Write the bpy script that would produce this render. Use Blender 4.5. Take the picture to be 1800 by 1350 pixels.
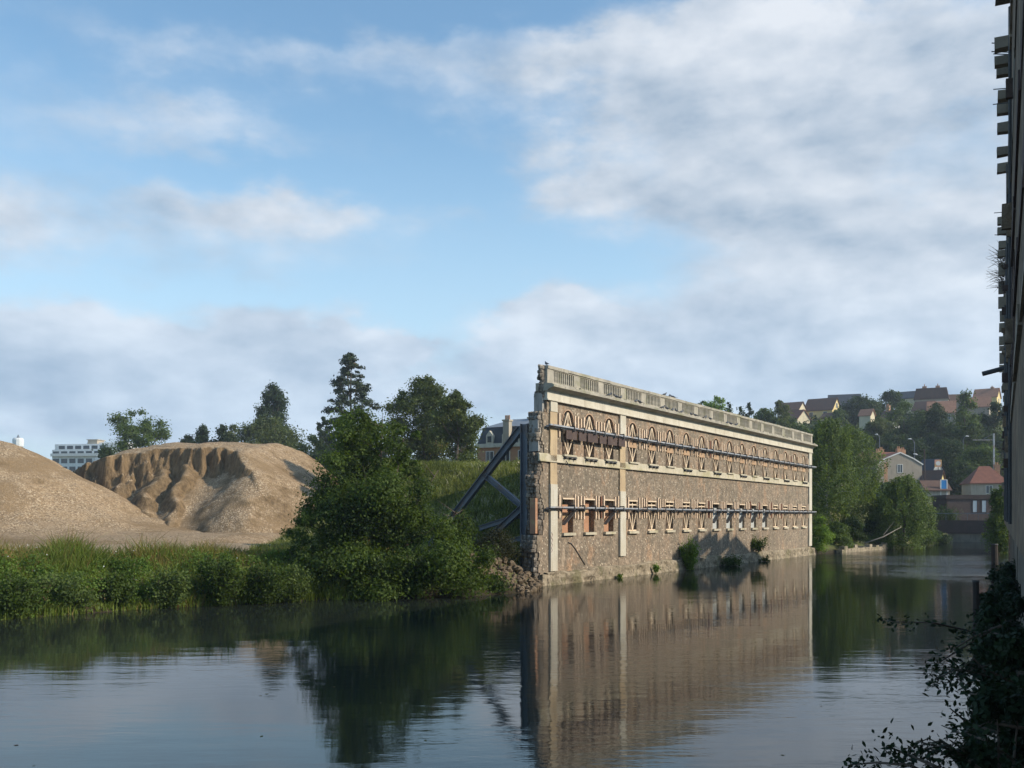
import bpy, math, random
import numpy as np
from mathutils import Vector
random.seed(7); RNG = np.random.default_rng(7)
R = math.radians
for o in list(bpy.data.objects): bpy.data.objects.remove(o)
S = bpy.context.scene; COL = S.collection

# ------------------------------------------------------------------ camera
CZ, F, HV = 3.7, 1800.0, 910.0          # eye height over the water, focal length and horizon row in photo pixels
cd = bpy.data.cameras.new('camera'); cam = bpy.data.objects.new('camera', cd); COL.objects.link(cam)
cam.location = (0, 0, CZ); cam.rotation_euler = (R(90), 0, 0)
cd.sensor_width = 36; cd.lens = 36; cd.shift_y = (HV-675)/1800.0; cd.clip_end = 3000; cd.clip_start = .05
S.camera = cam
S.view_settings.view_transform = 'Standard'; S.view_settings.look = 'None'
S.view_settings.exposure = 0.64; S.view_settings.gamma = 1
S.render.engine = 'CYCLES'

# ------------------------------------------------------------------ sun + sky
SUN_EL, SUN_A = R(30), R(-11)           # elevation; horizontal angle from +X
sd = Vector((math.cos(SUN_A)*math.cos(SUN_EL), math.sin(SUN_A)*math.cos(SUN_EL), math.sin(SUN_EL)))
sl = bpy.data.lights.new('sun', 'SUN'); sl.energy = 3.2; sl.angle = R(.6); sl.color = (1.0, .90, .75)
so = bpy.data.objects.new('sun', sl); COL.objects.link(so); so.rotation_euler = sd.to_track_quat('Z', 'Y').to_euler()
so.location = (60, -20, 60)

W = bpy.data.worlds.new('World'); S.world = W; W.use_nodes = True
nt = W.node_tree; nt.nodes.clear()
def nn(t, typ, **k):
    n = t.nodes.new(typ)
    for a, b in k.items(): setattr(n, a, b)
    return n
def lk(t, a, b): t.links.new(a, b)
def mth(t, op, a, b=None, c=None, clamp=False):
    n = nn(t, 'ShaderNodeMath', operation=op); n.use_clamp = clamp
    for i, v in enumerate((a, b, c)):
        if v is None: continue
        if isinstance(v, (int, float)): n.inputs[i].default_value = v
        else: lk(t, v, n.inputs[i])
    return n.outputs[0]
def vmth(t, op, a, b=None):
    n = nn(t, 'ShaderNodeVectorMath', operation=op)
    for i, v in enumerate((a, b)):
        if v is None: continue
        if isinstance(v, tuple): n.inputs[i].default_value = v
        else: lk(t, v, n.inputs[i])
    return n.outputs['Value'] if op in ('LENGTH', 'DOT_PRODUCT') else n.outputs[0]
def cmix(t, f, a, b, mode='MIX'):
    n = nn(t, 'ShaderNodeMix', data_type='RGBA', blend_type=mode)
    for s, v in ((n.inputs[0], f), (n.inputs[6], a), (n.inputs[7], b)):
        if isinstance(v, (int, float)): s.default_value = v
        elif isinstance(v, tuple): s.default_value = v if len(v) == 4 else (*v, 1)
        else: lk(t, v, s)
    return n.outputs[2]
def mrange(t, v, a, b, c=0.0, d=1.0, smooth=True):
    n = nn(t, 'ShaderNodeMapRange'); n.interpolation_type = 'SMOOTHSTEP' if smooth else 'LINEAR'
    lk(t, v, n.inputs[0])
    for i, x in enumerate((a, b, c, d)): n.inputs[i+1].default_value = x
    return n.outputs[0]
def noise(t, vec, scale, detail=4, rough=.5, out='Fac', dist=0):
    n = nn(t, 'ShaderNodeTexNoise'); n.inputs['Scale'].default_value = scale; n.inputs['Detail'].default_value = detail
    n.inputs['Roughness'].default_value = rough; n.inputs['Distortion'].default_value = dist
    if vec is not None: lk(t, vec, n.inputs['Vector'])
    return n.outputs[out]

tc = nn(nt, 'ShaderNodeTexCoord'); D = tc.outputs['Generated']
sky = nn(nt, 'ShaderNodeTexSky', sky_type='NISHITA'); sky.sun_disc = False
sky.sun_elevation = SUN_EL; sky.sun_rotation = R(90)-SUN_A; sky.air_density = 1.1; sky.dust_density = .6; sky.ozone_density = 2.2; sky.altitude = 50
sep = nn(nt, 'ShaderNodeSeparateXYZ'); lk(nt, D, sep.inputs[0])
az = mth(nt, 'ARCTAN2', sep.outputs[0], sep.outputs[1]); el = mth(nt, 'ARCSINE', sep.outputs[2])
cmb = nn(nt, 'ShaderNodeCombineXYZ'); lk(nt, az, cmb.inputs[0]); lk(nt, el, cmb.inputs[1])
st = nn(nt, 'ShaderNodeMapping'); st.inputs['Scale'].default_value = (1, 1.9, 1); lk(nt, cmb.outputs[0], st.inputs[0])
w1 = noise(nt, st.outputs[0], 5.0, 5, .6, 'Color'); w1 = vmth(nt, 'SUBTRACT', w1, (.5, .5, .5)); w1 = vmth(nt, 'MULTIPLY', w1, (.30, .085, 0))
w2 = noise(nt, st.outputs[0], 14.0, 6, .58, 'Color'); w2 = vmth(nt, 'SUBTRACT', w2, (.5, .5, .5)); w2 = vmth(nt, 'MULTIPLY', w2, (.10, .06, 0))
P = vmth(nt, 'ADD', vmth(nt, 'ADD', cmb.outputs[0], w1), w2)
BL = [ # u, v, ru, rv, weight, brightness (direction blobs)
 (1230,190,330,170,1.0,.52),(1370,50,140,100,1.0,1.1),(1110,110,130,90,.3,.8),(1650,270,260,190,1.0,.28),(1180,330,260,80,.6,.5),
 (1480,470,330,120,.75,.66),(1650,470,170,70,.7,.95),(1400,600,420,120,.7,.66),(150,385,620,80,.6,.58),(560,365,220,45,.5,.7),(700,100,480,42,.5,.9),(120,180,260,60,.22,.8),(420,230,240,40,.28,.8),(1480,640,500,110,.55,.8),
 (980,580,170,75,.75,.82),(970,545,80,35,.5,1.05),(1150,620,150,60,.5,.8),(640,608,75,32,.8,1.1),(1000,720,1700,130,.75,.7),(300,640,460,95,.65,.62),(100,700,600,110,.6,.62),(520,590,220,50,.5,.7),
 (1680,30,260,90,.6,.8),(60,90,300,260,.14,.6),(2300,500,420,420,.9,.6),(-700,350,500,260,.5,.6),(780,180,220,40,.25,.8),(430,160,160,70,.18,.8)]
tot = None; bri = None
for (u, v, ru, rv, wt, br) in BL:
    a0 = math.atan((u-900)/F); e0 = math.atan((HV-v)/F*math.cos(a0))
    q = vmth(nt, 'SUBTRACT', P, (a0, e0, 0)); q = vmth(nt, 'MULTIPLY', q, (F/ru, F/rv, 0)); l = vmth(nt, 'LENGTH', q)
    m = mrange(nt, l, 1.5, .15, 0, wt)
    b = mth(nt, 'MULTIPLY', m, br)
    tot = m if tot is None else mth(nt, 'ADD', tot, m); bri = b if bri is None else mth(nt, 'ADD', bri, b)
gen = noise(nt, st.outputs[0], 3.3, 8, .62); gen = mrange(nt, gen, .5, .8, 0, .22)
tot = mth(nt, 'ADD', tot, gen); bri = mth(nt, 'ADD', bri, mth(nt, 'MULTIPLY', gen, .7))
avg = mth(nt, 'DIVIDE', bri, mth(nt, 'ADD', tot, .001))
fin = noise(nt, st.outputs[0], 6.0, 9, .61)
mask = mth(nt, 'MULTIPLY', tot, mrange(nt, fin, .33, .62, .62, 1.2)); 
mask = mrange(nt, mask, .06, 1.02, 0, .93)
rl = mth(nt, 'SUBTRACT', noise(nt, st.outputs[0], 5.5, 7, .54), noise(nt, vmth(nt, 'ADD', st.outputs[0], (.022, .034, 0)), 5.5, 7, .54))
sh = mth(nt, 'ADD', mth(nt, 'MULTIPLY', avg, .85), mth(nt, 'MULTIPLY', rl, 2.9))
sh = mth(nt, 'ADD', sh, mrange(nt, el, .20, .02, 0, .10), clamp=True)
ccol = cmix(nt, sh, (2.35, 2.95, 3.7), (5.05, 5.3, 5.65)); ccol = cmix(nt, mrange(nt, el, .30, .05, 0, 1), ccol, cmix(nt, 1.0, ccol, (.82, .94, 1.06), 'MULTIPLY'))
skyc = cmix(nt, 1.0, sky.outputs[0], (1.02, 1.20, 1.18), 'MULTIPLY')
skyc = cmix(nt, mrange(nt, el, .42, 0, .0, .78), skyc, (3.9, 5.0, 6.0))
final = cmix(nt, mask, skyc, ccol)
bg = nn(nt, 'ShaderNodeBackground'); bg.inputs[1].default_value = .108; lk(nt, final, bg.inputs[0])
wo = nn(nt, 'ShaderNodeOutputWorld'); lk(nt, bg.outputs[0], wo.inputs[0])

# ------------------------------------------------------------------ helpers
def tag(o, label=None, cat=None, group=None, kind=None):
    if label: o['label'] = label
    if cat: o['category'] = cat
    if group: o['group'] = group
    if kind: o['kind'] = kind
    return o
def empty(name, loc, rz=0, **k):
    o = bpy.data.objects.new(name, None); COL.objects.link(o); o.location = loc; o.rotation_euler = (0, 0, rz); o.empty_display_size = .3
    return tag(o, **k)
def px(u, v, y): return Vector(((u-900)/F*y, y, CZ+(HV-v)/F*y))
class MB:
    def __init__(s): s.v = []; s.f = []; s.m = []; s.mi = 0
    def face(s, idx): s.f.append(idx); s.m.append(s.mi)
    def pts(s, P, faces):
        n = len(s.v); s.v += [tuple(p) for p in P]
        for f in faces: s.face([n+i for i in f])
    def box(s, x0, x1, y0, y1, z0, z1, j=0):
        P = [(x, y, z) for z in (z0, z1) for (x, y) in ((x0, y0), (x1, y0), (x1, y1), (x0, y1))]
        if j: P = [tuple(c+random.uniform(-j, j) for c in p) for p in P]
        s.pts(P, [(3, 2, 1, 0), (4, 5, 6, 7), (0, 1, 5, 4), (1, 2, 6, 5), (2, 3, 7, 6), (3, 0, 4, 7)])
    def bar(s, p, q, w, h, up=(0, 0, 1)):
        p = Vector(p); q = Vector(q); d = (q-p).normalized(); up = Vector(up)
        if abs(d.dot(up)) > .98: up = Vector((0, 1, 0))
        a = d.cross(up).normalized()*w/2; b = a.cross(d).normalized()*h/2
        P = [p-a-b, p+a-b, p+a+b, p-a+b, q-a-b, q+a-b, q+a+b, q-a+b]
        s.pts(P, [(0, 1, 2, 3), (7, 6, 5, 4), (4, 5, 1, 0), (5, 6, 2, 1), (6, 7, 3, 2), (7, 4, 0, 3)])
    def tube(s, path, rad, n=7, cap=True):
        path = [Vector(p) for p in path]; rings = []
        for i, p in enumerate(path):
            d = (path[min(i+1, len(path)-1)]-path[max(i-1, 0)]).normalized()
            a = d.cross(Vector((.31, .2, .93))).normalized() if abs(d.z) < .9 else d.cross(Vector((1, .1, 0))).normalized(); b = d.cross(a)
            r = rad[i] if isinstance(rad, (list, tuple)) else rad
            base = len(s.v)
            s.v += [tuple(p+a*math.cos(t)*r+b*math.sin(t)*r) for t in [2*math.pi*k/n for k in range(n)]]
            rings.append(base)
        for i in range(len(path)-1):
            for k in range(n): s.face([rings[i]+k, rings[i]+(k+1) % n, rings[i+1]+(k+1) % n, rings[i+1]+k])
        if cap: s.face([rings[0]+k for k in range(n)][::-1]); s.face([rings[-1]+k for k in range(n)])
    def prism(s, poly, y0, y1):         # poly in (x, z), extruded along y
        n = len(poly); P = [(x, y0, z) for x, z in poly]+[(x, y1, z) for x, z in poly]
        s.pts(P, [tuple(range(n)), tuple(range(2*n-1, n-1, -1))]+[(i, n+i, n+(i+1) % n, (i+1) % n) for i in range(n)])
    def sweep(s, prof, x0, x1):         # prof in (y, z), extruded along x
        n = len(prof); P = [(x0, y, z) for y, z in prof]+[(x1, y, z) for y, z in prof]
        s.pts(P, [tuple(range(n-1, -1, -1)), tuple(range(n, 2*n))]+[(i, (i+1) % n, n+(i+1) % n, n+i) for i in range(n)])
    def build(s, name, mats, parent=None, smooth=False, **k):
        me = bpy.data.meshes.new(name); me.from_pydata(s.v, [], s.f)
        mats = mats if isinstance(mats, (list, tuple)) else [mats]
        for m in mats: me.materials.append(m)
        if len(mats) > 1: me.polygons.foreach_set('material_index', s.m)
        if smooth: me.polygons.foreach_set('use_smooth', [True]*len(s.f))
        import bmesh
        bm = bmesh.new(); bm.from_mesh(me); bmesh.ops.recalc_face_normals(bm, faces=bm.faces); bm.to_mesh(me); bm.free()
        o = bpy.data.objects.new(name, me); COL.objects.link(o)
        if parent: o.parent = parent
        return tag(o, **k)
def npmesh(name, V, Fq, mat, parent=None, smooth=False, tint=None, **k):    # numpy quads/tris (k verts per face)
    me = bpy.data.meshes.new(name); nf, kk = Fq.shape
    me.vertices.add(len(V)); me.vertices.foreach_set('co', V.astype(np.float32).ravel())
    me.loops.add(nf*kk); me.loops.foreach_set('vertex_index', Fq.astype(np.int32).ravel())
    me.polygons.add(nf); me.polygons.foreach_set('loop_start', (np.arange(nf)*kk).astype(np.int32))
    me.polygons.foreach_set('loop_total', np.full(nf, kk, np.int32))
    if smooth: me.polygons.foreach_set('use_smooth', np.ones(nf, bool))
    if tint is not None:
        a = me.attributes.new('tint', 'FLOAT', 'FACE'); a.data.foreach_set('value', tint.astype(np.float32))
    me.update(calc_edges=True); me.materials.append(mat)
    o = bpy.data.objects.new(name, me); COL.objects.link(o)
    if parent: o.parent = parent
    return tag(o, **k)

# value noise for geometry
_T = RNG.random((256, 256))
def vn(x, y):
    x = np.asarray(x, float); y = np.asarray(y, float)
    xi = np.floor(x).astype(int); yi = np.floor(y).astype(int); fx = x-xi; fy = y-yi
    fx = fx*fx*(3-2*fx); fy = fy*fy*(3-2*fy)
    g = lambda a, b: _T[a % 256, b % 256]
    return (g(xi, yi)*(1-fx)+g(xi+1, yi)*fx)*(1-fy)+(g(xi, yi+1)*(1-fx)+g(xi+1, yi+1)*fx)*fy
def fbm(x, y, o=4):
    s = 0; a = .5
    for i in range(o): s = s+a*(vn(x*2**i+i*17.3, y*2**i+i*9.1)-.5); a *= .5
    return s*2
def sms(x, a, b):
    t = np.clip((np.asarray(x, float)-a)/(b-a), 0, 1); return t*t*(3-2*t)

# ------------------------------------------------------------------ materials
def mat(name): 
    m = bpy.data.materials.new(name); m.use_nodes = True; t = m.node_tree; t.nodes.clear()
    return m, t
def fin_mat(t, col, rough=.85, bump=None, bdist=.02, spec=.3, metal=0, bstr=.6):
    p = nn(t, 'ShaderNodeBsdfPrincipled'); o = nn(t, 'ShaderNodeOutputMaterial')
    if isinstance(col, tuple): p.inputs['Base Color'].default_value = (*col, 1)
    else: lk(t, col, p.inputs['Base Color'])
    p.inputs['Roughness'].default_value = rough; p.inputs['Specular IOR Level'].default_value = spec; p.inputs['Metallic'].default_value = metal
    if bump is not None:
        b = nn(t, 'ShaderNodeBump'); b.inputs['Strength'].default_value = bstr; b.inputs['Distance'].default_value = bdist
        lk(t, bump, b.inputs['Height']); lk(t, b.outputs[0], p.inputs['Normal'])
    lk(t, p.outputs[0], o.inputs[0]); return p
def rough_mat(name, c1, c2, scale=2.0, c3=None, s3=.5, rough=.85, bump=.02, sx=(1, 1, 1), fine=14., spec=.3, metal=0):
    m, t = mat(name); tcn = nn(t, 'ShaderNodeTexCoord'); mp = nn(t, 'ShaderNodeMapping'); mp.inputs['Scale'].default_value = sx
    lk(t, tcn.outputs['Object'], mp.inputs[0]); v = mp.outputs[0]
    n1 = noise(t, v, scale, 6, .6); f1 = mrange(t, n1, .32, .68); col = cmix(t, f1, c1, c2)
    n2 = noise(t, v, scale*fine, 3, .6)
    col = cmix(t, mrange(t, n2, .35, .65, 0, .35), col, tuple(x*.55 for x in c1))
    if c3:
        n3 = noise(t, v, scale*s3, 5, .65); col = cmix(t, mrange(t, n3, .52, .66, 0, .85), col, c3)
    fin_mat(t, col, rough, n2, bump, spec, metal); return m
def leaf_mat(name, dark, light, dry=None, trans=.42):
    m, t = mat(name); a = nn(t, 'ShaderNodeAttribute'); a.attribute_name = 'tint'
    f = a.outputs['Fac']; col = cmix(t, mrange(t, f, 0, .85, smooth=False), dark, light)
    if dry: col = cmix(t, mrange(t, f, .88, .96), col, dry)
    p = nn(t, 'ShaderNodeBsdfPrincipled'); lk(t, col, p.inputs['Base Color']); p.inputs['Roughness'].default_value = .6; p.inputs['Specular IOR Level'].default_value = .18
    tr = nn(t, 'ShaderNodeBsdfTranslucent'); lk(t, cmix(t, 1, col, (1.35, 1.35, .45), 'MULTIPLY'), tr.inputs[0])
    ms = nn(t, 'ShaderNodeMixShader'); ms.inputs[0].default_value = trans; lk(t, p.outputs[0], ms.inputs[1]); lk(t, tr.outputs[0], ms.inputs[2])
    o = nn(t, 'ShaderNodeOutputMaterial'); lk(t, ms.outputs[0], o.inputs[0]); return m

# rubble-and-brick masonry with speckled stones
def masonry(name, base, base2, patch, speck, vs=7.5):
    m, t = mat(name); tcn = nn(t, 'ShaderNodeTexCoord'); v = tcn.outputs['Object']
    n1 = noise(t, v, .45, 6, .65); col = cmix(t, mrange(t, n1, .35, .65), base, base2)
    mp = nn(t, 'ShaderNodeMapping'); mp.inputs['Scale'].default_value = (1, 1, .6); lk(t, v, mp.inputs[0])
    n2 = noise(t, mp.outputs[0], .6, 5, .7); col = cmix(t, mrange(t, n2, .52, .66, 0, .8), col, patch)
    vo = nn(t, 'ShaderNodeTexVoronoi'); vo.inputs['Scale'].default_value = vs; lk(t, v, vo.inputs['Vector'])
    sc = nn(t, 'ShaderNodeSeparateColor'); lk(t, vo.outputs['Color'], sc.inputs[0])
    col = cmix(t, mrange(t, sc.outputs[1], 0, 1, 0, .55, False), col, tuple(c*.5 for c in base))
    edge = mrange(t, vo.outputs['Distance'], .38, .2)
    sp = mth(t, 'MULTIPLY', mrange(t, sc.outputs[0], .66, .84), edge)
    col = cmix(t, mth(t, 'MULTIPLY', sp, .85), col, speck)
    nm = noise(t, v, 2.6, 5, .75); col = cmix(t, mrange(t, nm, .5, .68, 0, .5), col, tuple(min(1, c*1.7) for c in base)); col = cmix(t, mrange(t, nm, .5, .36, 0, .55), col, tuple(c*.5 for c in base2))
    mp2 = nn(t, 'ShaderNodeMapping'); mp2.inputs['Scale'].default_value = (.9, .9, .22); lk(t, v, mp2.inputs[0])
    st_ = noise(t, mp2.outputs[0], 1.6, 5, .6); col = cmix(t, mrange(t, st_, .52, .70, 0, .45), col, tuple(c*.45 for c in base2))
    ef = noise(t, mp2.outputs[0], .9, 5, .6); col = cmix(t, mrange(t, ef, .60, .72, 0, .3), col, tuple(min(1, c*2.1) for c in base))
    n3 = noise(t, v, 18, 3, .6)
    fin_mat(t, col, .92, mth(t, 'ADD', n3, mth(t, 'MULTIPLY', vo.outputs['Distance'], 1.4)), .04, .2); return m
def stained(name, c1, c2, dirt, moss=None, rough=.85):
    m, t = mat(name); tcn = nn(t, 'ShaderNodeTexCoord'); v = tcn.outputs['Object']
    n1 = noise(t, v, .9, 6, .65); col = cmix(t, mrange(t, n1, .35, .65), c1, c2)
    mp = nn(t, 'ShaderNodeMapping'); mp.inputs['Scale'].default_value = (3.0, 3.0, .35); lk(t, v, mp.inputs[0])
    n2 = noise(t, mp.outputs[0], 1.1, 6, .7); col = cmix(t, mrange(t, n2, .50, .72, 0, .75), col, dirt)
    if moss:
        n4 = noise(t, v, .55, 5, .7); col = cmix(t, mrange(t, n4, .5, .62, 0, .6), col, moss)
    n3 = noise(t, v, 9, 5, .7); col = cmix(t, mrange(t, n3, .58, .7, 0, .5), col, dirt)
    fin_mat(t, col, rough, n3, .03, .2); return m

M_WALL = masonry('masonry', (.30, .23, .165), (.205, .17, .125), (.42, .26, .155), (.70, .60, .45), 6.4)
M_RUBBLE = masonry('rubble', (.20, .17, .14), (.30, .25, .19), (.30, .21, .14), (.5, .45, .38), 3.5)
M_FRIEZE = stained('frieze_stone', (.60, .55, .45), (.52, .47, .37), (.30, .25, .19))
M_PARAPET = stained('parapet_stone', (.41, .365, .29), (.31, .28, .225), (.14, .125, .10), (.23, .22, .13))
M_PILA = stained('pilaster_render', (.56, .52, .43), (.50, .45, .35), (.36, .30, .22))
M_PILB = stained('pilaster_sandy', (.50, .38, .23), (.42, .31, .19), (.22, .17, .12))
def plinth_material():
    m, t = mat('plinth_concrete'); tcn = nn(t, 'ShaderNodeTexCoord'); v = tcn.outputs['Object']
    n1 = noise(t, v, 1.3, 7, .7); col = cmix(t, mrange(t, n1, .35, .62), (.38, .31, .22), (.22, .18, .125))
    n2 = noise(t, v, 5.5, 5, .7); col = cmix(t, mrange(t, n2, .54, .64, 0, .9), col, (.07, .06, .045)); col = cmix(t, mrange(t, n2, .44, .36, 0, .6), col, (.50, .43, .32))
    n3 = noise(t, v, .5, 5, .7); col = cmix(t, mrange(t, n3, .52, .64, 0, .6), col, (.12, .115, .05))
    fin_mat(t, col, .95, mth(t, 'SUBTRACT', n1, mth(t, 'MULTIPLY', n2, .8)), .12, .1, bstr=1); return m
M_PLINTH = plinth_material()
M_STRING = stained('string_course', (.55, .48, .36), (.46, .41, .30), (.25, .21, .16), (.35, .31, .16))
M_WOOD = rough_mat('pale_timber', (.80, .63, .44), (.72, .55, .38), 3, rough=.8, sx=(1, 1, 3))
M_BATTEN = rough_mat('batten_timber', (.80, .62, .45), (.72, .52, .35), 2.2, rough=.8)
M_ARCH = rough_mat('arch_voussoir', (.52, .36, .24), (.42, .27, .18), 6, rough=.9)
M_BOARD = rough_mat('tan_board', (.50, .33, .20), (.42, .27, .16), 2.2, rough=.8)
M_BATDK = rough_mat('red_timber', (.28, .13, .08), (.22, .11, .07), 2.2, rough=.8)
M_DKWOOD = rough_mat('dark_board', (.075, .05, .045), (.11, .075, .06), 2.2, rough=.8)
M_GREYB = rough_mat('grey_board', (.52, .53, .50), (.42, .42, .39), 1.4, rough=.8)
M_INFILL = rough_mat('brown_infill', (.12, .085, .065), (.21, .155, .11), 1.2, rough=.9)
M_OBRICK = rough_mat('orange_brick', (.47, .25, .15), (.40, .22, .13), 1.6, c3=(.45, .33, .17), s3=1.2, rough=.9)
M_BEAM = rough_mat('galvanised_beam', (.40, .41, .43), (.31, .33, .36), 1.0, c3=(.27, .18, .12), s3=1.4, rough=.55, metal=.25)
M_STEEL = rough_mat('painted_steel', (.17, .19, .22), (.13, .15, .18), .8, c3=(.18, .13, .10), rough=.5, metal=.2)
M_DARK = rough_mat('dark_clamp', (.06, .06, .062), (.08, .078, .078), 3, rough=.6)
M_BARK = rough_mat('bark', (.10, .075, .055), (.14, .11, .085), 3, rough=.9, sx=(1, 1, .3))
M_DEADW = rough_mat('dead_wood', (.24, .21, .17), (.17, .15, .12), 3, rough=.9)
M_BIRCH = rough_mat('pale_bark', (.42, .40, .35), (.30, .28, .24), 2, c3=(.06, .05, .04), s3=3, rough=.8)
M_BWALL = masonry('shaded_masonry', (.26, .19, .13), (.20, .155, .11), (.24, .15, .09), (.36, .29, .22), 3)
M_CONC = stained('concrete', (.34, .32, .29), (.28, .27, .25), (.14, .13, .11)); M_DKCONC = stained('dark_concrete', (.20, .175, .14), (.14, .125, .10), (.06, .052, .04))  # the second is a darker concrete tone for the right building and bridge piers
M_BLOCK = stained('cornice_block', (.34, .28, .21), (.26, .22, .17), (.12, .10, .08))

# ground
def ground_material():
    m, t = mat('ground'); tcn = nn(t, 'ShaderNodeTexCoord'); v = tcn.outputs['Object']
    n1 = noise(t, v, .12, 7, .6); col = cmix(t, mrange(t, n1, .35, .65), (.060, .085, .025), (.13, .12, .05))
    n2 = noise(t, v, .7, 6, .7); col = cmix(t, mrange(t, n2, .5, .68, 0, .8), col, (.12, .085, .05))
    n3 = noise(t, v, 5, 4, .7); col = cmix(t, mrange(t, n3, .5, .75, 0, .5), col, (.03, .045, .015))
    gp = nn(t, 'ShaderNodeSeparateXYZ'); lk(t, v, gp.inputs[0])
    yd = mth(t, 'MULTIPLY', mrange(t, gp.outputs[0], -10, -13), mth(t, 'MULTIPLY', mrange(t, mth(t, 'ADD', gp.outputs[1], mth(t, 'MULTIPLY', n2, 5)), 47, 50), mrange(t, gp.outputs[1], 160, 150))); col = cmix(t, yd, col, cmix(t, mrange(t, n3, .3, .7), (.24, .17, .10), (.42, .32, .21)))
    col = cmix(t, mrange(t, gp.outputs[2], .55, .15), col, (.045, .036, .022))
    fin_mat(t, col, .95, n3, .12, .1); return m
M_GROUND = ground_material()
def gravel_material():
    m, t = mat('gravel'); tcn = nn(t, 'ShaderNodeTexCoord'); v = tcn.outputs['Object']; gm = nn(t, 'ShaderNodeNewGeometry')
    n1 = noise(t, v, .35, 6, .6); col = cmix(t, mrange(t, n1, .35, .65), (.36, .25, .145), (.27, .185, .105))
    vo = nn(t, 'ShaderNodeTexVoronoi'); vo.inputs['Scale'].default_value = 7.5; lk(t, v, vo.inputs['Vector'])
    sc = nn(t, 'ShaderNodeSeparateColor'); lk(t, vo.outputs['Color'], sc.inputs[0])
    a = mth(t, 'MULTIPLY', mrange(t, sc.outputs[0], .5, .95, 0, .7), mrange(t, n1, .3, .55, .45, 1))
    col = cmix(t, a, col, (.60, .47, .32)); col = cmix(t, mrange(t, sc.outputs[1], .5, .95, 0, .7), col, (.16, .11, .07))
    nb = noise(t, v, .11, 5, .65); col = cmix(t, mrange(t, nb, .48, .60, 0, .8), col, (.235, .158, .085))
    mp = nn(t, 'ShaderNodeMapping'); mp.inputs['Scale'].default_value = (1, 1, .10); lk(t, v, mp.inputs[0])
    n2 = noise(t, mp.outputs[0], 3.2, 6, .7)                                     # streaked noise for the darker tone on the steep cut
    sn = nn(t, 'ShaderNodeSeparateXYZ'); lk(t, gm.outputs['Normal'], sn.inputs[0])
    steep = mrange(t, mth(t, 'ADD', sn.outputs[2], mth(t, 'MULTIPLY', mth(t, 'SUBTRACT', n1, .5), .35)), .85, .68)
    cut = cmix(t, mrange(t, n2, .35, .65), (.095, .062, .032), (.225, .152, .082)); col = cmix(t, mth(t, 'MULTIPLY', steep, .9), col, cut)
    n3 = noise(t, v, 7, 5, .75)
    fin_mat(t, col, .95, mth(t, 'ADD', n3, mth(t, 'MULTIPLY', vo.outputs['Distance'], .8)), .09, .1, bstr=.8); return m
M_GRAVEL = gravel_material()

# water
def water_material():
    m, t = mat('river_water'); tcn = nn(t, 'ShaderNodeTexCoord'); v = tcn.outputs['Object']
    mp = nn(t, 'ShaderNodeMapping'); mp.inputs['Rotation'].default_value = (0, 0, R(-12)); mp.inputs['Scale'].default_value = (.55, 1.6, 1); lk(t, v, mp.inputs[0]); q = mp.outputs[0]
    a = noise(t, q, 1.5, 3, .5); b = noise(t, q, 5.5, 3, .55); c = noise(t, q, .35, 3, .5)
    mk = noise(t, v, .055, 4, .6); mk = mrange(t, mk, .44, .60, .25, 1)
    h = mth(t, 'ADD', mth(t, 'MULTIPLY', a, .55), mth(t, 'MULTIPLY', b, .16)); q2 = vmth(t, 'MULTIPLY', vmth(t, 'SUBTRACT', v, (37, 80, 0)), (1/16, 1/38, 0)); rf = mrange(t, vmth(t, 'LENGTH', q2), 1.1, .3, 0, 13)
    mk = mth(t, 'ADD', mk, mth(t, 'MULTIPLY', rf, mrange(t, noise(t, v, .11, 4, .6), .4, .6, .25, 1)))
    h = mth(t, 'MULTIPLY', h, mk); h = mth(t, 'ADD', h, mth(t, 'MULTIPLY', c, .5))
    bmp = nn(t, 'ShaderNodeBump'); bmp.inputs['Strength'].default_value = 1.0; bmp.inputs['Distance'].default_value = .017; lk(t, h, bmp.inputs['Height'])
    df = nn(t, 'ShaderNodeBsdfDiffuse'); df.inputs[0].default_value = (.024, .029, .023, 1)
    gl = nn(t, 'ShaderNodeBsdfGlossy'); gl.inputs['Roughness'].default_value = .035; lk(t, bmp.outputs[0], gl.inputs['Normal'])
    fr = nn(t, 'ShaderNodeFresnel'); fr.inputs[0].default_value = 1.55; lk(t, bmp.outputs[0], fr.inputs['Normal'])
    ms = nn(t, 'ShaderNodeMixShader'); lk(t, fr.outputs[0], ms.inputs[0]); lk(t, df.outputs[0], ms.inputs[1]); lk(t, gl.outputs[0], ms.inputs[2])
    o = nn(t, 'ShaderNodeOutputMaterial'); lk(t, ms.outputs[0], o.inputs[0]); return m
M_WATER = water_material()

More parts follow.
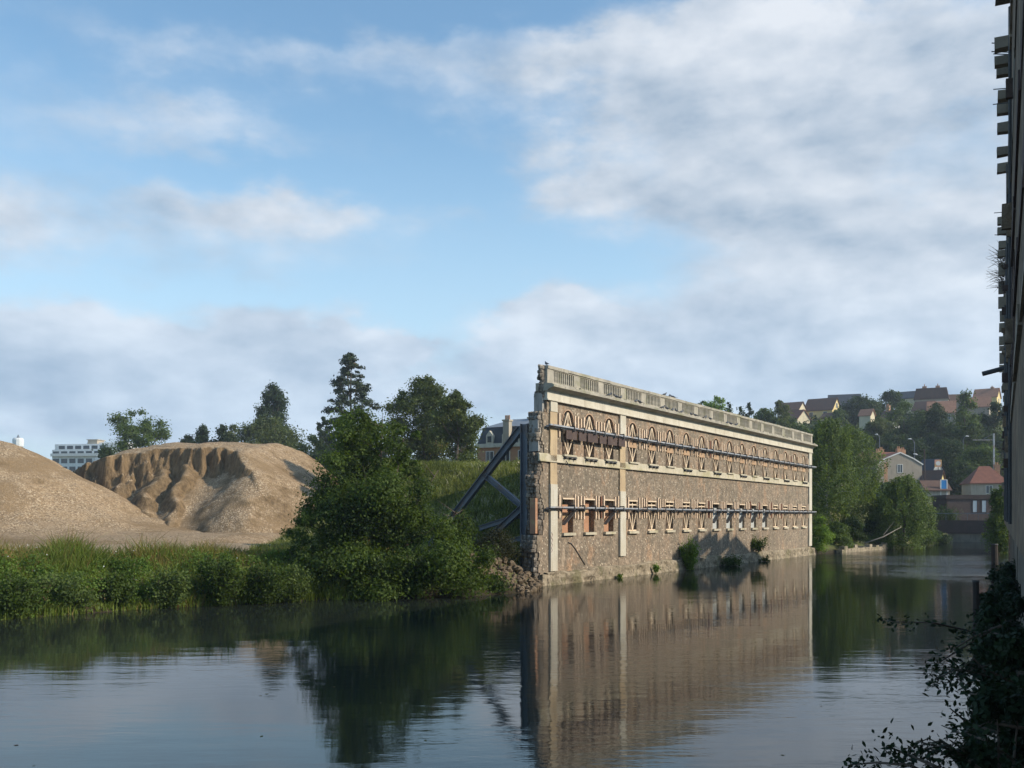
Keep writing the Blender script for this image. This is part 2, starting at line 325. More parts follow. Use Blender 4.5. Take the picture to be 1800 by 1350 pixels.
# ------------------------------------------------------------------ terrain
FA = Vector((1.867, 56, 0)); FD = Vector((.5176, .8556, 0)); FB = Vector((-.8556, .5176, 0))   # facade origin, direction, back
fend = FA+FD*54.2
RIV = [(-400, -20), (-70, 31), (-30, 35.5), (-18.5, 37), (-15.3, 41.1), (-8.7, 45.9), (-2, 48.2), (.6, 50.5), (1.7, 54.8)]
RIV += [tuple((FA+FD*s+FB*.35)[:2]) for s in (0, 27, 54)]
RIV += [(30.2, 103.5), (34.5, 108), (44, 122), (51, 130), (66, 156), (84, 190), (150, 300), (170, 300), (100, 196), (84, 166), (54.5, 112), (41.5, 84), (29, 58.5), (6.2, 12.5), (3.2, 6.5), (.5, 1.5), (-3, -6), (-20, -60), (-400, -200)]
RIV = np.array(RIV)
def sdf(x, y):                          # >0 outside the river
    x = np.asarray(x, float); y = np.asarray(y, float); d = np.full(x.shape, 1e9); ins = np.zeros(x.shape, bool)
    n = len(RIV)
    for i in range(n):
        ax, ay = RIV[i]; bx, by = RIV[(i+1) % n]; ex, ey = bx-ax, by-ay
        t = np.clip(((x-ax)*ex+(y-ay)*ey)/(ex*ex+ey*ey), 0, 1)
        d = np.minimum(d, np.hypot(x-ax-t*ex, y-ay-t*ey))
        c = ((ay > y) != (by > y)) & (x < (bx-ax)*(y-ay)/(by-ay+1e-12)+ax); ins ^= c
    return np.where(ins, -d, d)
def g(x, y):
    x = np.asarray(x, float); y = np.asarray(y, float); d = sdf(x, y)
    d = d+fbm(x*.9, y*.9, 3)*.35
    z = np.where(d < 0, np.maximum(-2.2, d*.9), 0)
    land = 1.55+fbm(x*.07, y*.07)*.5
    z = np.where(d >= 0, np.minimum(land, d*.62), z)
    line = 1.87+.605*(y-56)
    mound = 5.7*sms(y, 59.5, 74+fbm(x*.15, y*.15)*3)*sms(line-3.0-x, 0, 5)*sms(x, -17, -9)*(1-.35*sms(y, 95, 130))
    z = z+mound*np.where(d >= 0, 1, 0)
    rt = x/np.maximum(y, 1)
    hill = (27*sms(y, 178, 325)+2.0*sms(y, 130, 175))*sms(rt, .15, .29)*np.clip(np.where(d > 2, 1, 0), 0, 1)
    z = z+hill*(1+.08*fbm(x*.02, y*.02))+fbm(x*.3, y*.3)*.12*np.where(d > .5, 1, 0)
    return z
def gz(x, y): return float(g(np.array([x]), np.array([y]))[0])
def axis(segs):
    out = []
    for a, b, st_ in segs: out += list(np.arange(a, b, st_))
    return np.array(out+[segs[-1][1]])
gx = axis([(-900, -200, 50), (-200, -60, 8), (-60, 60, .45), (60, 160, 2.5), (160, 400, 12), (400, 1000, 60)])
gy = axis([(-200, -20, 20), (-20, 2, 3), (2, 115, .45), (115, 200, 2), (200, 360, 5), (360, 600, 30), (600, 1600, 200)])
X, Y = np.meshgrid(gx, gy); Z = g(X, Y)
nx, ny = len(gx), len(gy); idx = np.arange(nx*ny).reshape(ny, nx)
Q = np.stack([idx[:-1, :-1], idx[:-1, 1:], idx[1:, 1:], idx[1:, :-1]], -1).reshape(-1, 4)
npmesh('ground', np.stack([X, Y, Z], -1).reshape(-1, 3), Q, M_GROUND, smooth=True, kind='structure')
npmesh('river_water', np.array([(-900, -200, 0), (400, -200, 0), (400, 420, 0), (-900, 420, 0)], float), np.array([[0, 1, 2, 3]]), M_WATER, kind='structure')

# ------------------------------------------------------------------ gravel piles
def pile(name, x0, x1, y0, y1, st_, fn, label, apron=False):
    K = 1.75                                                      # profiles are written in units of 1.75 m
    xs = np.arange(x0, x1, st_)*K; ys = np.arange(y0, y1, st_)*K; X, Y = np.meshgrid(xs, ys); Z = CZ+(fn(X/K, Y/K)-CZ)*K; G = g(X, Y)-.25
    if apron: A = 1.25+1.0*sms(Y, 46, 95)-1.6*sms(X, -24, -17)+fbm(X*.25, Y*.25, 3)*.25; Z = np.log(np.exp(1.3*np.minimum(Z-A, 25))+1)/1.3+A
    Zc = np.maximum(Z, G-.4); nx, ny = len(xs), len(ys); idx = np.arange(nx*ny).reshape(ny, nx)
    Q = np.stack([idx[:-1, :-1], idx[:-1, 1:], idx[1:, 1:], idx[1:, :-1]], -1).reshape(-1, 4)
    ok = (Z > G-.3).reshape(-1)[Q].any(1); Q = Q[ok]
    used = np.unique(Q); remap = np.full(nx*ny, -1); remap[used] = np.arange(len(used))
    V = np.stack([X, Y, Zc], -1).reshape(-1, 3)[used]
    return npmesh(name, V, remap[Q], M_GRAVEL, smooth=True, label=label, cat='gravel pile')
def pile1(X, Y):
    ax, ay, bx, by = -31.6, 60.5, -60, 64; ex, ey = bx-ax, by-ay
    t = np.clip(((X-ax)*ex+(Y-ay)*ey)/(ex*ex+ey*ey), 0, 1); d = np.hypot(X-ax-t*ex, Y-ay-t*ey)
    d = d+fbm(X*.12, Y*.12, 3)*1.2
    h = 9.95-.585*np.sqrt(d*d+7)+fbm(X*.6, Y*.6, 4)*.22+fbm(X*2.5, Y*2.5, 3)*.08
    return h+.25*sms(d, 9, 14)
def pile2(X, Y):
    wob = fbm(X*.2, Y*.2, 3)*.9
    dx = np.where(X < -24, (-24-X)*.72, np.maximum(0, X+17.2)*1.12); dy = np.maximum(0, 64.5+.25*(X+15)*(X > -15)-Y)*1.0; dy2 = np.maximum(0, Y-78)
    d = np.sqrt(dx*dx+dy*dy+dy2*dy2)+wob*.4
    top = 7.75+.13*np.clip(Y-63, 0, 9)+fbm(X*.4, Y*.4, 3)*.45
    full = top-.66*np.maximum(0, np.sqrt(d*d+1.2)-1.1)
    yc = 65.4+fbm(X*.33, X*0+3.1, 3)*1.7-1.1*np.abs(fbm(X*1.15+.3*Y, Y*.25+7, 4))*(.4+1.2*vn(X*.4, X*0+2))-3.6*sms(X, -20.5, -11.5)+.9*sms(X, -25, -29)
    yl = yc+fbm(X*1.6, Y*1.6, 3)*.45+fbm(X*4, Y*4, 2)*.3
    kk = 1.3+2.6*vn(X*.45+5, X*0+9); cliff = top+.02-kk*(yl-Y)-.45*fbm(X*1.7, Y*1.7, 4)
    ysm = 65.4-3.6*sms(X, -20.5, -11.5)+fbm(X*.33, X*0+3.1, 2)*1.3
    tal = 5.6-.56*(ysm-.8-Y)+fbm(X*.45, Y*.45, 3)*.4+.8*sms(X, -24.5, -18.5)+.8*sms(X, -19, -13)-.5*sms(X, -25, -28)
    for xi, h0, L, w, yo in ((-24.6, 7.0, .85, 1.05, 0), (-22.3, 7.2, .60, 1.25, -.5), (-20.4, 7.0, .62, 1.15, -.8), (-26.9, 6.4, .9, 1.3, 0)):
        dx_ = np.abs(X-xi-.12*(ysm-Y)+fbm(Y*.5, X*.5, 2)*.8); tal = np.maximum(tal, h0-L*np.maximum(0, ysm+yo-Y)-w*(np.sqrt(dx_*dx_+.12)-.3)+fbm(X*1.3, Y*1.3, 4)*.5)
    ks = 1.5; ts = -np.log(np.exp(-ks*full)+np.exp(-ks*tal))/ks+.1
    cut = np.where(Y < yl, np.maximum(cliff, ts), 99)
    return np.minimum(full, cut)+fbm(X*2.3, Y*2.3, 3)*.06
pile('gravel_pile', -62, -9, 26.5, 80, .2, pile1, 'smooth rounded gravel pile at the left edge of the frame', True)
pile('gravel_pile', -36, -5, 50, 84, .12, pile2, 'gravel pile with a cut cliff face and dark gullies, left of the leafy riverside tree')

# ------------------------------------------------------------------ foliage
def leafmesh(name, P, N, size, matl, parent=None, tint=None, near=False, asp=.6, **k):
    n = len(P); size = np.asarray(size)*np.ones(n)
    r = RNG.normal(size=(n, 3)); N = N/np.maximum(1e-6, np.linalg.norm(N, axis=1, keepdims=True))
    A = np.cross(N, r); A /= np.maximum(1e-6, np.linalg.norm(A, axis=1, keepdims=True)); B = np.cross(N, A)
    A *= (size*.5)[:, None]; B *= (size*.5*asp)[:, None]
    if near:
        f = N*(size*.1)[:, None]
        V = np.stack([P-A, P-A*.35-B, P+A*.35-B*.8-f, P+A-f*2, P+A*.35+B*.8-f, P-A*.35+B], 1).reshape(-1, 3); kk = 6
    else:
        V = np.stack([P-A, P-B, P+A, P+B], 1).reshape(-1, 3); kk = 4
    Fq = np.arange(n*kk).reshape(n, kk)
    if tint is None: tint = RNG.random(n)
    return npmesh(name, V, Fq, matl, parent, tint=tint, **k)
def clump_points(C, Rr, n, flat=.8, shell=1.9):
    C = np.asarray(C, float); Rr = np.asarray(Rr, float); w = Rr**2; w /= w.sum()
    i = RNG.choice(len(C), n, p=w); d = RNG.normal(size=(n, 3)); d /= np.linalg.norm(d, axis=1, keepdims=True)
    r = Rr[i]*RNG.random(n)**(1/shell)*(1+.28*RNG.normal(size=n)); P = C[i]+d*r[:, None]*np.array([1, 1, flat])
    N = d*.9+RNG.normal(size=(n, 3))*.55+np.array([0, 0, .35]); ct = RNG.random(len(C))
    tint = np.clip(.55*ct[i]+.5*RNG.random(n), 0, 1)
    return P, N, tint
PROF = {
 'round': lambda t: max(0., 1-(abs(2*t-.85)/1.15)**2.4)**.6,
 'broad': lambda t: max(.25, (1-(max(0, t-.1)/.9)**1.6))**.9 if t < .97 else .3,
 'cone': lambda t: (1-t)**.62+.03,
 'spruce': lambda t: ((1-t)**.62)*(.8+.2*math.cos(t*34))+.05,
 'poplar': lambda t: .35+.65*math.sin(math.pi*min(1, t*.75+.22))**.8 if t < .93 else .25,
}
def tree(name, label, cat, u, vt, vb, w, y, kind, lm, n, leaf=None, k=None, group=None, bark=None, trunk_r=None, gap=1.0, lean=0, x=None, asp=.6, seed=None):
    r = random.Random(seed if seed is not None else int(u*7+vt*3+y))
    if x is None: x = (u-900)/F*y
    zt = CZ+(HV-vt)/F*y; zb = CZ+(HV-vb)/F*y; z0 = gz(x, y); W_ = w/F*y/2*1.15; H = zt-zb
    zb = max(zb, z0+.1) if vb < 5000 else z0; H = zt-zb
    leaf = leaf or max(.1, y*.0022); k = k or 40
    o = empty(name, (x, y, z0), label=label, cat=cat, group=group)
    C = []; Rr = []
    for i in range(k):
        t = (i+.5)/k if kind in ('cone', 'spruce', 'poplar') else r.random()**.9
        pr = PROF[kind](t); a = r.random()*6.283; q = r.random()**.38
        rc = (W_*1.55*k**-.42 if kind in ('round', 'broad') else W_*1.35*k**-.36)*r.uniform(.6, 1.25)*(.5+.5*pr)*gap
        rr = max(pr*W_*.35, pr*W_-rc*.45)*q
        C.append((rr*math.cos(a), rr*math.sin(a), zb-z0+t*(H-rc*.8)+rc*.1)); Rr.append(rc)
    n = int(n*1.45); P, N, T = clump_points(C, Rr, n, .45 if kind == 'spruce' else .8)
    leafmesh('crown', P, N, leaf*RNG.uniform(.6, 1.3, n), lm, o, T, asp=asp)
    mb = MB(); tr = trunk_r or max(.12, H*.022); th = (zt-z0)*(.92 if kind in ('cone', 'spruce', 'poplar') else .68)
    path = [Vector((lean*t+r.uniform(-.04, .04)*H*t, r.uniform(-.04, .04)*H*t, -.4+t*(th+.4))) for t in (0, .15, .35, .55, .75, 1)]
    mb.tube(path, [tr*1.25, tr, tr*.82, tr*.6, tr*.4, tr*.12])
    for c in r.sample(C, min(len(C), 16)):
        s = min(.95, max(.15, (c[2]*.7)/th)); i = min(4, int(s*5)); p0 = path[i].lerp(path[i+1], s*5-i); c = Vector(c)
        mid = p0.lerp(c, .5)+Vector((0, 0, -.06*(c-p0).length)); mb.tube([p0, mid, c], [tr*.35, tr*.22, tr*.05], 5)
    mb.build('trunk', bark or M_BARK, o, smooth=True)
    return o
M_TRIMF = rough_mat('petal', (.75, .74, .70), (.65, .64, .6), 3)
L_BUSH = leaf_mat('alder_leaf', (0.016, 0.032, 0.008), (0.095, 0.14, 0.028))
L_DARK = leaf_mat('dark_leaf', (0.014, 0.027, 0.01), (0.055, 0.085, 0.028))
L_MID = leaf_mat('mid_leaf', (0.028, 0.05, 0.015), (0.11, 0.155, 0.042))
L_WARM = leaf_mat('chestnut_leaf', (.040, .056, .018), (.115, .145, .040), (.17, .14, .045))
L_OLIVE = leaf_mat('olive_leaf', (0.036, 0.05, 0.02), (0.125, 0.15, 0.052))
L_BRIGHT = leaf_mat('bright_leaf', (.055, .105, .018), (.19, .28, .05))
L_CONIF = leaf_mat('conifer_needle', (0.015, 0.027, 0.015), (0.053, 0.072, 0.033), (.10, .06, .03), trans=.1)
L_WILLOW = leaf_mat('willow_leaf', (0.035, 0.06, 0.018), (0.15, 0.2, 0.058))
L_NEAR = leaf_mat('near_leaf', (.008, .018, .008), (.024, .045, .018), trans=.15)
L_GRASS = leaf_mat('grass_blade', (0.062, 0.09, 0.018), (0.25, 0.32, 0.07), (.22, .14, .06))
L_DRY = leaf_mat('dry_grass', (.16, .12, .045), (.34, .27, .10), (.24, .10, .05))
L_MEAD = leaf_mat('meadow_weed', (.075, .095, .030), (.25, .27, .085), (.55, .50, .42))

# --- left background trees
tree('ash_tree', 'airy ash tree with open crown behind the left end of the cut gravel pile', 'tree', 238, 716, 835, 120, 172, 'round', L_MID, 9000, k=34, gap=.72, trunk_r=.42)
tree('shrub', 'dark green bush below the white apartment block, left of the cut gravel pile', 'bush', 186, 786, 850, 60, 165, 'broad', L_DARK, 5000, k=22)
for i, (u, vt, w, lab) in enumerate([(330, 762, 34, 'low scrubby conifer just above the flat top of the cut gravel pile'), (357, 745, 30, 'small conifer, left one of the pair above the gravel pile top'), (392, 744, 32, 'small twin-topped conifer just left of the broad spreading tree')]):
    tree('small_conifer', lab, 'tree', u, vt, 830, w*2.2, 190, 'cone', L_DARK, 5000, k=60)
tree('poplar_tree', 'tall dark poplar rising behind the broad spreading tree', 'tree', 480, 672, 820, 56, 215, 'poplar', L_DARK, 15000, k=80, gap=1.5)
tree('broad_tree', 'broad spreading tree in front of the poplar, right behind the gravel pile', 'tree', 478, 728, 880, 146, 185, 'round', L_OLIVE, 22000, k=90, gap=1.2)
tree('broad_tree', 'low rounded tree at the left foot of the broad spreading tree', 'tree', 412, 744, 860, 60, 190, 'round', L_OLIVE, 6000, k=30)
tree('cypress_tree', 'small slim cypress just left of the big sparse spruce', 'tree', 568, 731, 820, 26, 200, 'poplar', L_DARK, 4500, k=40)
tree('spruce_tree', 'tall sparse spruce, the highest tree in the photo', 'tree', 616, 617, 830, 142, 160, 'spruce', L_CONIF, 17000, k=230, leaf=.38, gap=.85, trunk_r=.34)
tree('chestnut_tree', 'large chestnut with two rounded lobes beside the mansard mansion', 'tree', 746, 660, 860, 146, 118, 'round', L_WARM, 32000, k=100, leaf=.29, gap=1.15)
tree('chestnut_tree', 'lower round chestnut touching the left wall of the mansard mansion', 'tree', 802, 684, 850, 86, 110, 'round', L_WARM, 18000, k=58, leaf=.27, gap=1.15)
for i, (u, vt, w, lab) in enumerate([(556, 758, 90, 'low dark tree under the slim cypress'), (632, 756, 110, 'low dark tree under the sparse spruce'), (700, 762, 90, 'low dark tree between the spruce and the two-lobed chestnut')]):
    tree('dark_tree', lab, 'tree', u, vt, 870, w, 152, 'round', L_DARK, 9000, k=34)

# --- the leafy riverside tree (several stems)
def riverside_tree():
    y = 49.5; o = empty('riverside_tree', ((665-900)/F*y, y, gz((665-900)/F*y, y)), label='large bushy leafy tree at the water edge between gravel pile and ruined wall', cat='tree')
    ox, oy, oz = o.location; C = []; Rr = []; r = random.Random(5)
    lobes = [(640,765,60,2.2,50),(600,790,45,1.6,49),(680,806,42,1.8,50),(625,840,75,2.6,49),(698,862,60,2.4,49),(726,826,26,.8,51),(590,880,60,2,48.5),(555,895,38,1.0,48),(540,930,38,1.2,47.8),(655,910,95,2.6,48.5),(730,915,62,2.2,49),(600,960,80,2.2,47.5),(535,975,34,1.1,47.2),(700,980,100,2.4,47.5),(780,965,58,2.0,48.5),(640,1020,90,1.8,47),(560,1015,50,1.4,46.7),(760,1020,90,1.8,47.8),(840,1000,50,1.6,49.5),(850,1035,40,.9,49.5),(650,748,20,.8,50),(700,755,14,.6,50),(733,764,10,.5,50),(795,935,34,1.2,50)]
    for (u, v, w, dp, yy) in lobes:
        for j in range(9):
            a = r.random()*6.283; q = r.random()**.5
            uu = u+math.cos(a)*w*q*.85; vv = v+math.sin(a)*w*q*.6; y2 = yy+r.uniform(-1, 1)*dp*.7; p = px(uu, vv, y2)
            C.append((p.x-ox, p.y-oy, max(.25, p.z)-oz)); Rr.append(w/F*yy*r.uniform(.28, .55))
    P, N, T = clump_points(C, Rr, 92000, .85, 2.0)
    ok = P[:, 2]+oz > .02; P = P[ok]; N = N[ok]; T = T[ok]
    leafmesh('crown', P, N, RNG.uniform(.09, .19, len(P)), L_BUSH, o, T)
    # light sprays at the top
    mb = MB(); stems = [(-1.4, .3, 8.2), (.2, 0, 8.7), (1.2, .4, 7.6), (-2.8, -.4, 5.6), (2.9, .1, 6.0), (-3.6, -.6, 3.6), (4.1, .3, 4.1), (-.6, -.9, 6.2)]
    for sx, sy, sz in stems:
        zt = sz-oz; mb.tube([(sx*.12, sy*.1, -.3), (sx*.3, sy*.3, zt*.3), (sx*.66, sy*.7, zt*.66), (sx, sy, zt)], [.11, .085, .05, .012], 6)
        for q in range(6):
            t = r.uniform(.35, .95); p = Vector((sx*t, sy*t, zt*t)); d = Vector((r.uniform(-1, 1), r.uniform(-1, 1), r.uniform(.1, .8)))*1.1
            mb.tube([p, p+d*.5, p+d], [.03, .018, .006], 4)
    mb.build('trunk', M_BARK, o, smooth=True)
riverside_tree()

# --- bank vegetation on the left bank
def bank_strip(n, d0, d1, xr, yr):
    x = RNG.uniform(*xr, n); y = RNG.uniform(*yr, n); d = sdf(x, y); ok = (d > d0) & (d < d1); return x[ok], y[ok], d[ok]
def blades(name, x, y, h, w, matl, tint, lean=.35, **k):
    n = len(x); z = g(x, y)-.05; a = RNG.uniform(0, 6.283, n); L = RNG.normal(size=(n, 2))*lean*h[:, None]
    dx, dy = np.cos(a)*w, np.sin(a)*w
    b0 = np.stack([x-dx, y-dy, z], 1); b1 = np.stack([x+dx, y+dy, z], 1)
    m0 = np.stack([x+L[:, 0]*.35-dx*.7, y+L[:, 1]*.35-dy*.7, z+h*.6], 1); m1 = np.stack([x+L[:, 0]*.35+dx*.7, y+L[:, 1]*.35+dy*.7, z+h*.6], 1)
    tp = np.stack([x+L[:, 0], y+L[:, 1], z+h], 1)
    V = np.stack([b0, b1, m1, m0, tp], 1).reshape(-1, 3); i = np.arange(n)*5
    Fq = np.concatenate([np.stack([i, i+1, i+2, i+3], 1), np.stack([i+3, i+2, i+4, i+4], 1)])
    # second face as a degenerate-free quad: duplicate tip
    V2 = np.concatenate([V, tp+np.array([.004, 0, 0])]); Fq[n:, 3] = n*5+np.arange(n)
    return npmesh(name, V2, Fq, matl, tint=np.concatenate([tint, tint]), **k)
x, y, d = bank_strip(230000, -.1, 7.5, (-34, -6.0), (34, 53))
pt = fbm(x*.5, y*.5, 3); keep = RNG.random(len(x)) < (.45+.5*(d < 4)); x, y, d, pt = x[keep], y[keep], d[keep], pt[keep]
dry = (pt+.25*RNG.normal(size=len(x)) > .16+.42*(d < 2)-.28*(d > 3.2)*(d < 5.6))
hh = RNG.uniform(.18, .85, len(x))*(1+1.3*fbm(x*.55, y*.55, 3))*(1-.4*sms(d, 4.5, 7.5)); 
gi = ~dry
blades('riverside_grass', x[gi], y[gi], hh[gi], .022, L_GRASS, np.clip(.5+pt[gi]*.6+RNG.normal(size=gi.sum())*.22, 0, .93), label='green grass and weeds along the left river bank', cat='grass', kind='stuff')
blades('dry_grass', x[dry], y[dry], hh[dry]*1.15, .018, L_DRY, np.clip(RNG.random(dry.sum())*1.0, 0, 1), label='brownish dry grass and dock stalks on top of the left bank', cat='grass', kind='stuff')
# leafy weeds as ground cover
cx, cy, cdd = bank_strip(1500, .1, 5.0, (-34, -5), (34, 53)); C = np.stack([cx, cy, g(cx, cy)+RNG.uniform(.1, .45, len(cx))], 1)[:900]
P_, N_, T_ = clump_points(C, RNG.uniform(.15, .75, len(C))*(1-.55*sms(sdf(C[:, 0], C[:, 1]), 1.5, 4.5)), 100000, .9); leafmesh('leafy_weeds', P_, N_, RNG.uniform(.06, .13, len(P_)), leaf_mat('weed_leaf', (0.03, 0.06, 0.012), (0.165, 0.25, 0.045), (.22, .15, .08)), tint=T_, label='leafy green weeds covering the left river bank', cat='weeds', kind='stuff')
fx, fy, fd_ = bank_strip(5000, .5, 5.0, (-32, -6), (34, 53)); fx, fy = fx[:170], fy[:170]
leafmesh('white_flowers', np.stack([fx, fy, g(fx, fy)+RNG.uniform(.5, .9, len(fx))], 1), RNG.normal(size=(len(fx), 3))+np.array([0, -.5, .8]), RNG.uniform(.05, .09, len(fx)), M_TRIMF, label='tiny white flowers dotted over the left bank', cat='flowers', kind='stuff')
def stemmy(lab, x, y, vt, vb, w_, nl, lm, name='wall_shrub'):
    zt = CZ+(HV-vt)/F*y; zb = CZ+(HV-vb)/F*y if name == 'wall_shrub' else max(gz(x, y), 0)-.05; H = zt-zb; W_ = w_/F*y/2; o = empty(name, (x, y, zb), label=lab, cat='bush'); P = []; N = []; T = []; m = MB(); ns = max(5, nl//110)
    for k in range(ns):
        a = random.random()*6.283; q = random.random()**.6; hh = H*random.uniform(.35, 1)*(1-.3*q); e = Vector((math.cos(a)*W_*q*1.1, math.sin(a)*W_*q*.8, hh)); c = Vector((e.x*.3, e.y*.3, hh*.55)); tn = random.random()
        m.tube([(0, 0, -.15), c, e], [.02, .013, .004], 4)
        for j in range(nl//ns):
            t = random.random()**(.7 if name == 'wall_shrub' else .5); p = c*(2*t*(1-t))+e*t*t; P.append(p+Vector([random.gauss(0, .03+.11*min(1, W_)) for _ in range(3)])); N.append((random.gauss(0, .8), random.gauss(-.3, .8), random.gauss(.5, .6))); T.append(min(1, .5*tn+.5*random.random()))
    P = np.array(P); ok = P[:, 2]+zb > .02; leafmesh('crown', P[ok], np.array(N)[ok], RNG.uniform(.06, .16, ok.sum()), lm, o, np.array(T)[ok]); m.build('trunk', M_BARK, o); return o
def shrub(label, u, vt, vb, w, y, lm, n, k=16, leaf=.11, cat='bush', name='bank_shrub', kind='round'):
    return stemmy(label, (u-900)/F*y, y, vt, vb, w*1.15, int(n*1.25), lm, name)
shrub('rounded green shrub on the left bank, just left of the big leafy tree', 466, 972, 1056, 62, 43.8, L_BUSH, 6500)
shrub('tall weedy shrub on the bank below the cut gravel pile', 386, 962, 1056, 74, 43, L_BUSH, 6500)
shrub('low bushy plant at the water edge, leftmost on the bank', 22, 1000, 1085, 80, 37.6, L_BUSH, 6500)
shrub('mid bank bush at the foot of the smooth gravel pile', 205, 1000, 1070, 60, 41, L_BUSH, 4500)

shrub('bright leafy shrub between the mid bank bush and the tall weedy shrub', 295, 988, 1062, 66, 42, L_WILLOW, 6000)
shrub('lush green shrub right of the tall weedy shrub, nearest the big leafy tree', 512, 985, 1052, 60, 45, L_WILLOW, 6000)
shrub('broad yellow-green shrub between the leftmost bank plant and the mid bank bush', 110, 1000, 1078, 90, 39.3, L_WILLOW, 7000)
shrub('green shrub between the big leafy tree and the foot of the steel raker', 800, 880, 960, 60, 53, L_BUSH, 5000)
# meadow on the mound behind the facade
n = 90000; x = RNG.uniform(-15, 12, n); y = RNG.uniform(58, 80, n); line = 1.87+.605*(y-56); ok = (x < line-2.2) & (sdf(x, y) > 2); x, y = x[ok], y[ok]
pt = fbm(x*.4, y*.4, 3)
blades('meadow_grass', x, y, RNG.uniform(.2, .6, len(x)), .026, L_MEAD, np.clip(.45+pt*.8+RNG.normal(size=len(x))*.22, 0, 1), label='rough flowering grass on the mound behind the steel buttress', cat='grass', kind='stuff')
C = []; 
for i in range(150):
    xx = random.uniform(-13, 3); yy = random.uniform(58, 77)
    if xx < 1.87+.605*(yy-56)-4: C.append((xx, yy, gz(xx, yy)+.2))
P_, N_, T_ = clump_points(C, np.random.default_rng(3).uniform(.2, .7, len(C)), 26000, .7); leafmesh('meadow_weeds', P_, N_, RNG.uniform(.08, .17, len(P_)), L_MEAD, tint=T_, label='weeds and wildflowers on the slope behind the steel buttress', cat='weeds', kind='stuff')
tree('thicket', 'dark bare-twigged thicket at the foot of the steel buttress', 'bush', 872, 925, 1010, 100, 54.5, 'broad', leaf_mat('thicket_leaf', (.03, .03, .018), (.06, .065, .03)), 9000, leaf=.09, k=26)

# ------------------------------------------------------------------ THE RUINED FACADE
FROOT = empty('ruined_mill_facade', tuple(FA), math.atan2(FD.y, FD.x), label='long freestanding ruined mill wall with balustrade and timber braced windows beside the river', cat='ruin')
L = 54.0; T = .62
WU = [2.51, 5.18, 7.84]+[11.3+i*3.077 for i in range(14)]       # window centres along the wall
WW = .67                                                         # half width of openings
LZ0, LZ1, UZ0, UZS, UZ1 = 2.85, 4.75, 7.28, 9.15, 9.77
w = MB(); x = .0; zt = 10.15; zb = .55
for s in WU:
    a, b = s-WW, s+WW
    w.box(x, a, 0, T, zb, zt); w.box(a, b, 0, T, zb, LZ0); w.box(a, b, 0, T, LZ1, UZ0)
    arc = [(s+WW*math.cos(t), UZS+(UZ1-UZS)*math.sin(t)) for t in [math.pi*k/12 for k in range(13)]]
    w.prism([(a, zt), (a, UZS)]+arc[::-1][1:-1]+[(b, UZS), (b, zt)], 0, T); x = b
w.box(x, L-.05, 0, T, zb, zt); w.build('wall', M_WALL, FROOT)
# infill panels in the openings
for i, s in enumerate(WU):
    a, b = s-WW-.05, s+WW+.05
    m = MB(); m.box(a, b, .27, .45, UZ0-.1, UZ1+.1); m.build('window_infill', M_INFILL, FROOT)
    m = MB()
    if i < 3: m.box(a, b, .30, .5, LZ0-.1, LZ1-(.30 if i != 1 else .1)); m.build('window_infill', M_OBRICK, FROOT, label='orange brick infill' if i == 1 else None)
    elif 8 <= i <= 12: m.box(a, b, .16, .3, LZ0-.1, LZ1-.30); m.build('window_infill', M_GREYB, FROOT, label='pale grey board infill')
    else: m.box(a, b, .27, .45, LZ0-.1, LZ1+.1); m.build('window_infill', M_INFILL, FROOT)
# string course, frieze, cornice
m = MB(); x = -1.2
m.sweep([(-.10, 6.83), (0.001, 6.83), (0.001, 7.22), (-.06, 7.22), (-.06, 7.16), (-.10, 7.14)], -.9, L-1.0)
m.sweep([(-.16, 6.76), (0.001, 6.76), (0.001, 6.829), (-.16, 6.829)], -.9, L-1.0); m.build('string_course', M_STRING, FROOT)
m = MB(); m.sweep([(-.16, 10.2), (T, 10.2), (T, 10.62), (-.16, 10.62)], -.15, L+.12); m.sweep([(-.20, 10.13), (T, 10.13), (T, 10.2), (-.20, 10.2)], -.15, L+.14); m.build('frieze', M_FRIEZE, FROOT)
m = MB(); m.sweep([(-.22, 10.622), (-.22, 10.68), (-.52, 10.80), (-.62, 10.82), (-.62, 10.93), (-.50, 11.0), (-.12, 11.06), (T-.1, 11.06), (T-.1, 10.622)], -.25, L+.30)
for k in range(60):                                              # dirt and crumbs lying on the ledge
    xx = random.uniform(.5, L); r_ = random.uniform(.03, .12); m.box(xx, xx+r_*2, -.45, -.45+r_, 11.0, 11.0+r_*.8, .02)
m.build('cornice', M_PARAPET, FROOT)
# parapet with balusters
m = MB(); m.box(-.12, L+.05, -.14, .2, 11.062, 11.17); m.build('parapet_base', M_PARAPET, FROOT)
m = MB(); k = -.12
while k < L:
    e = min(k+random.uniform(2.3, 3.6), L+.05); j = random.uniform(-.012, .012)
    m.box(k, e-.012, -.20, .26, 11.86+j, 12.03+j, .012); k = e
m.box(-.12, L+.05, -.15, .21, 11.80, 11.858); m.build('coping', M_PARAPET, FROOT)
s = -.12; b0 = True
P0 = [-.12]; pw = .95; bw = 1.98
edges = [(-.12, .55)]; c = .55
nb = 17; pitch = (L-.12-.55)/nb
for i in range(nb):
    p0 = .55+i*pitch; p1 = p0+pitch-.72 if i < nb-1 else L-.5
    bm_ = MB(); nb_ = 10
    for q in range(nb_):
        cx_ = p0+(q+.5)*(p1-p0)/nb_
        for hw_, q0, q1 in ((.062, 11.172, 11.24), (.048, 11.24, 11.34), (.058, 11.34, 11.50), (.045, 11.50, 11.72), (.062, 11.72, 11.798)): bm_.box(cx_-hw_, cx_+hw_, -.115, .16, q0, q1)
    bm_.build('baluster_row', M_PARAPET, FROOT)
    m = MB(); e = p0+pitch if i < nb-1 else L+.05
    m.box(p1, e, -.145, .205, 11.172, 11.798, .006); m.build('parapet_pier', M_PARAPET, FROOT)
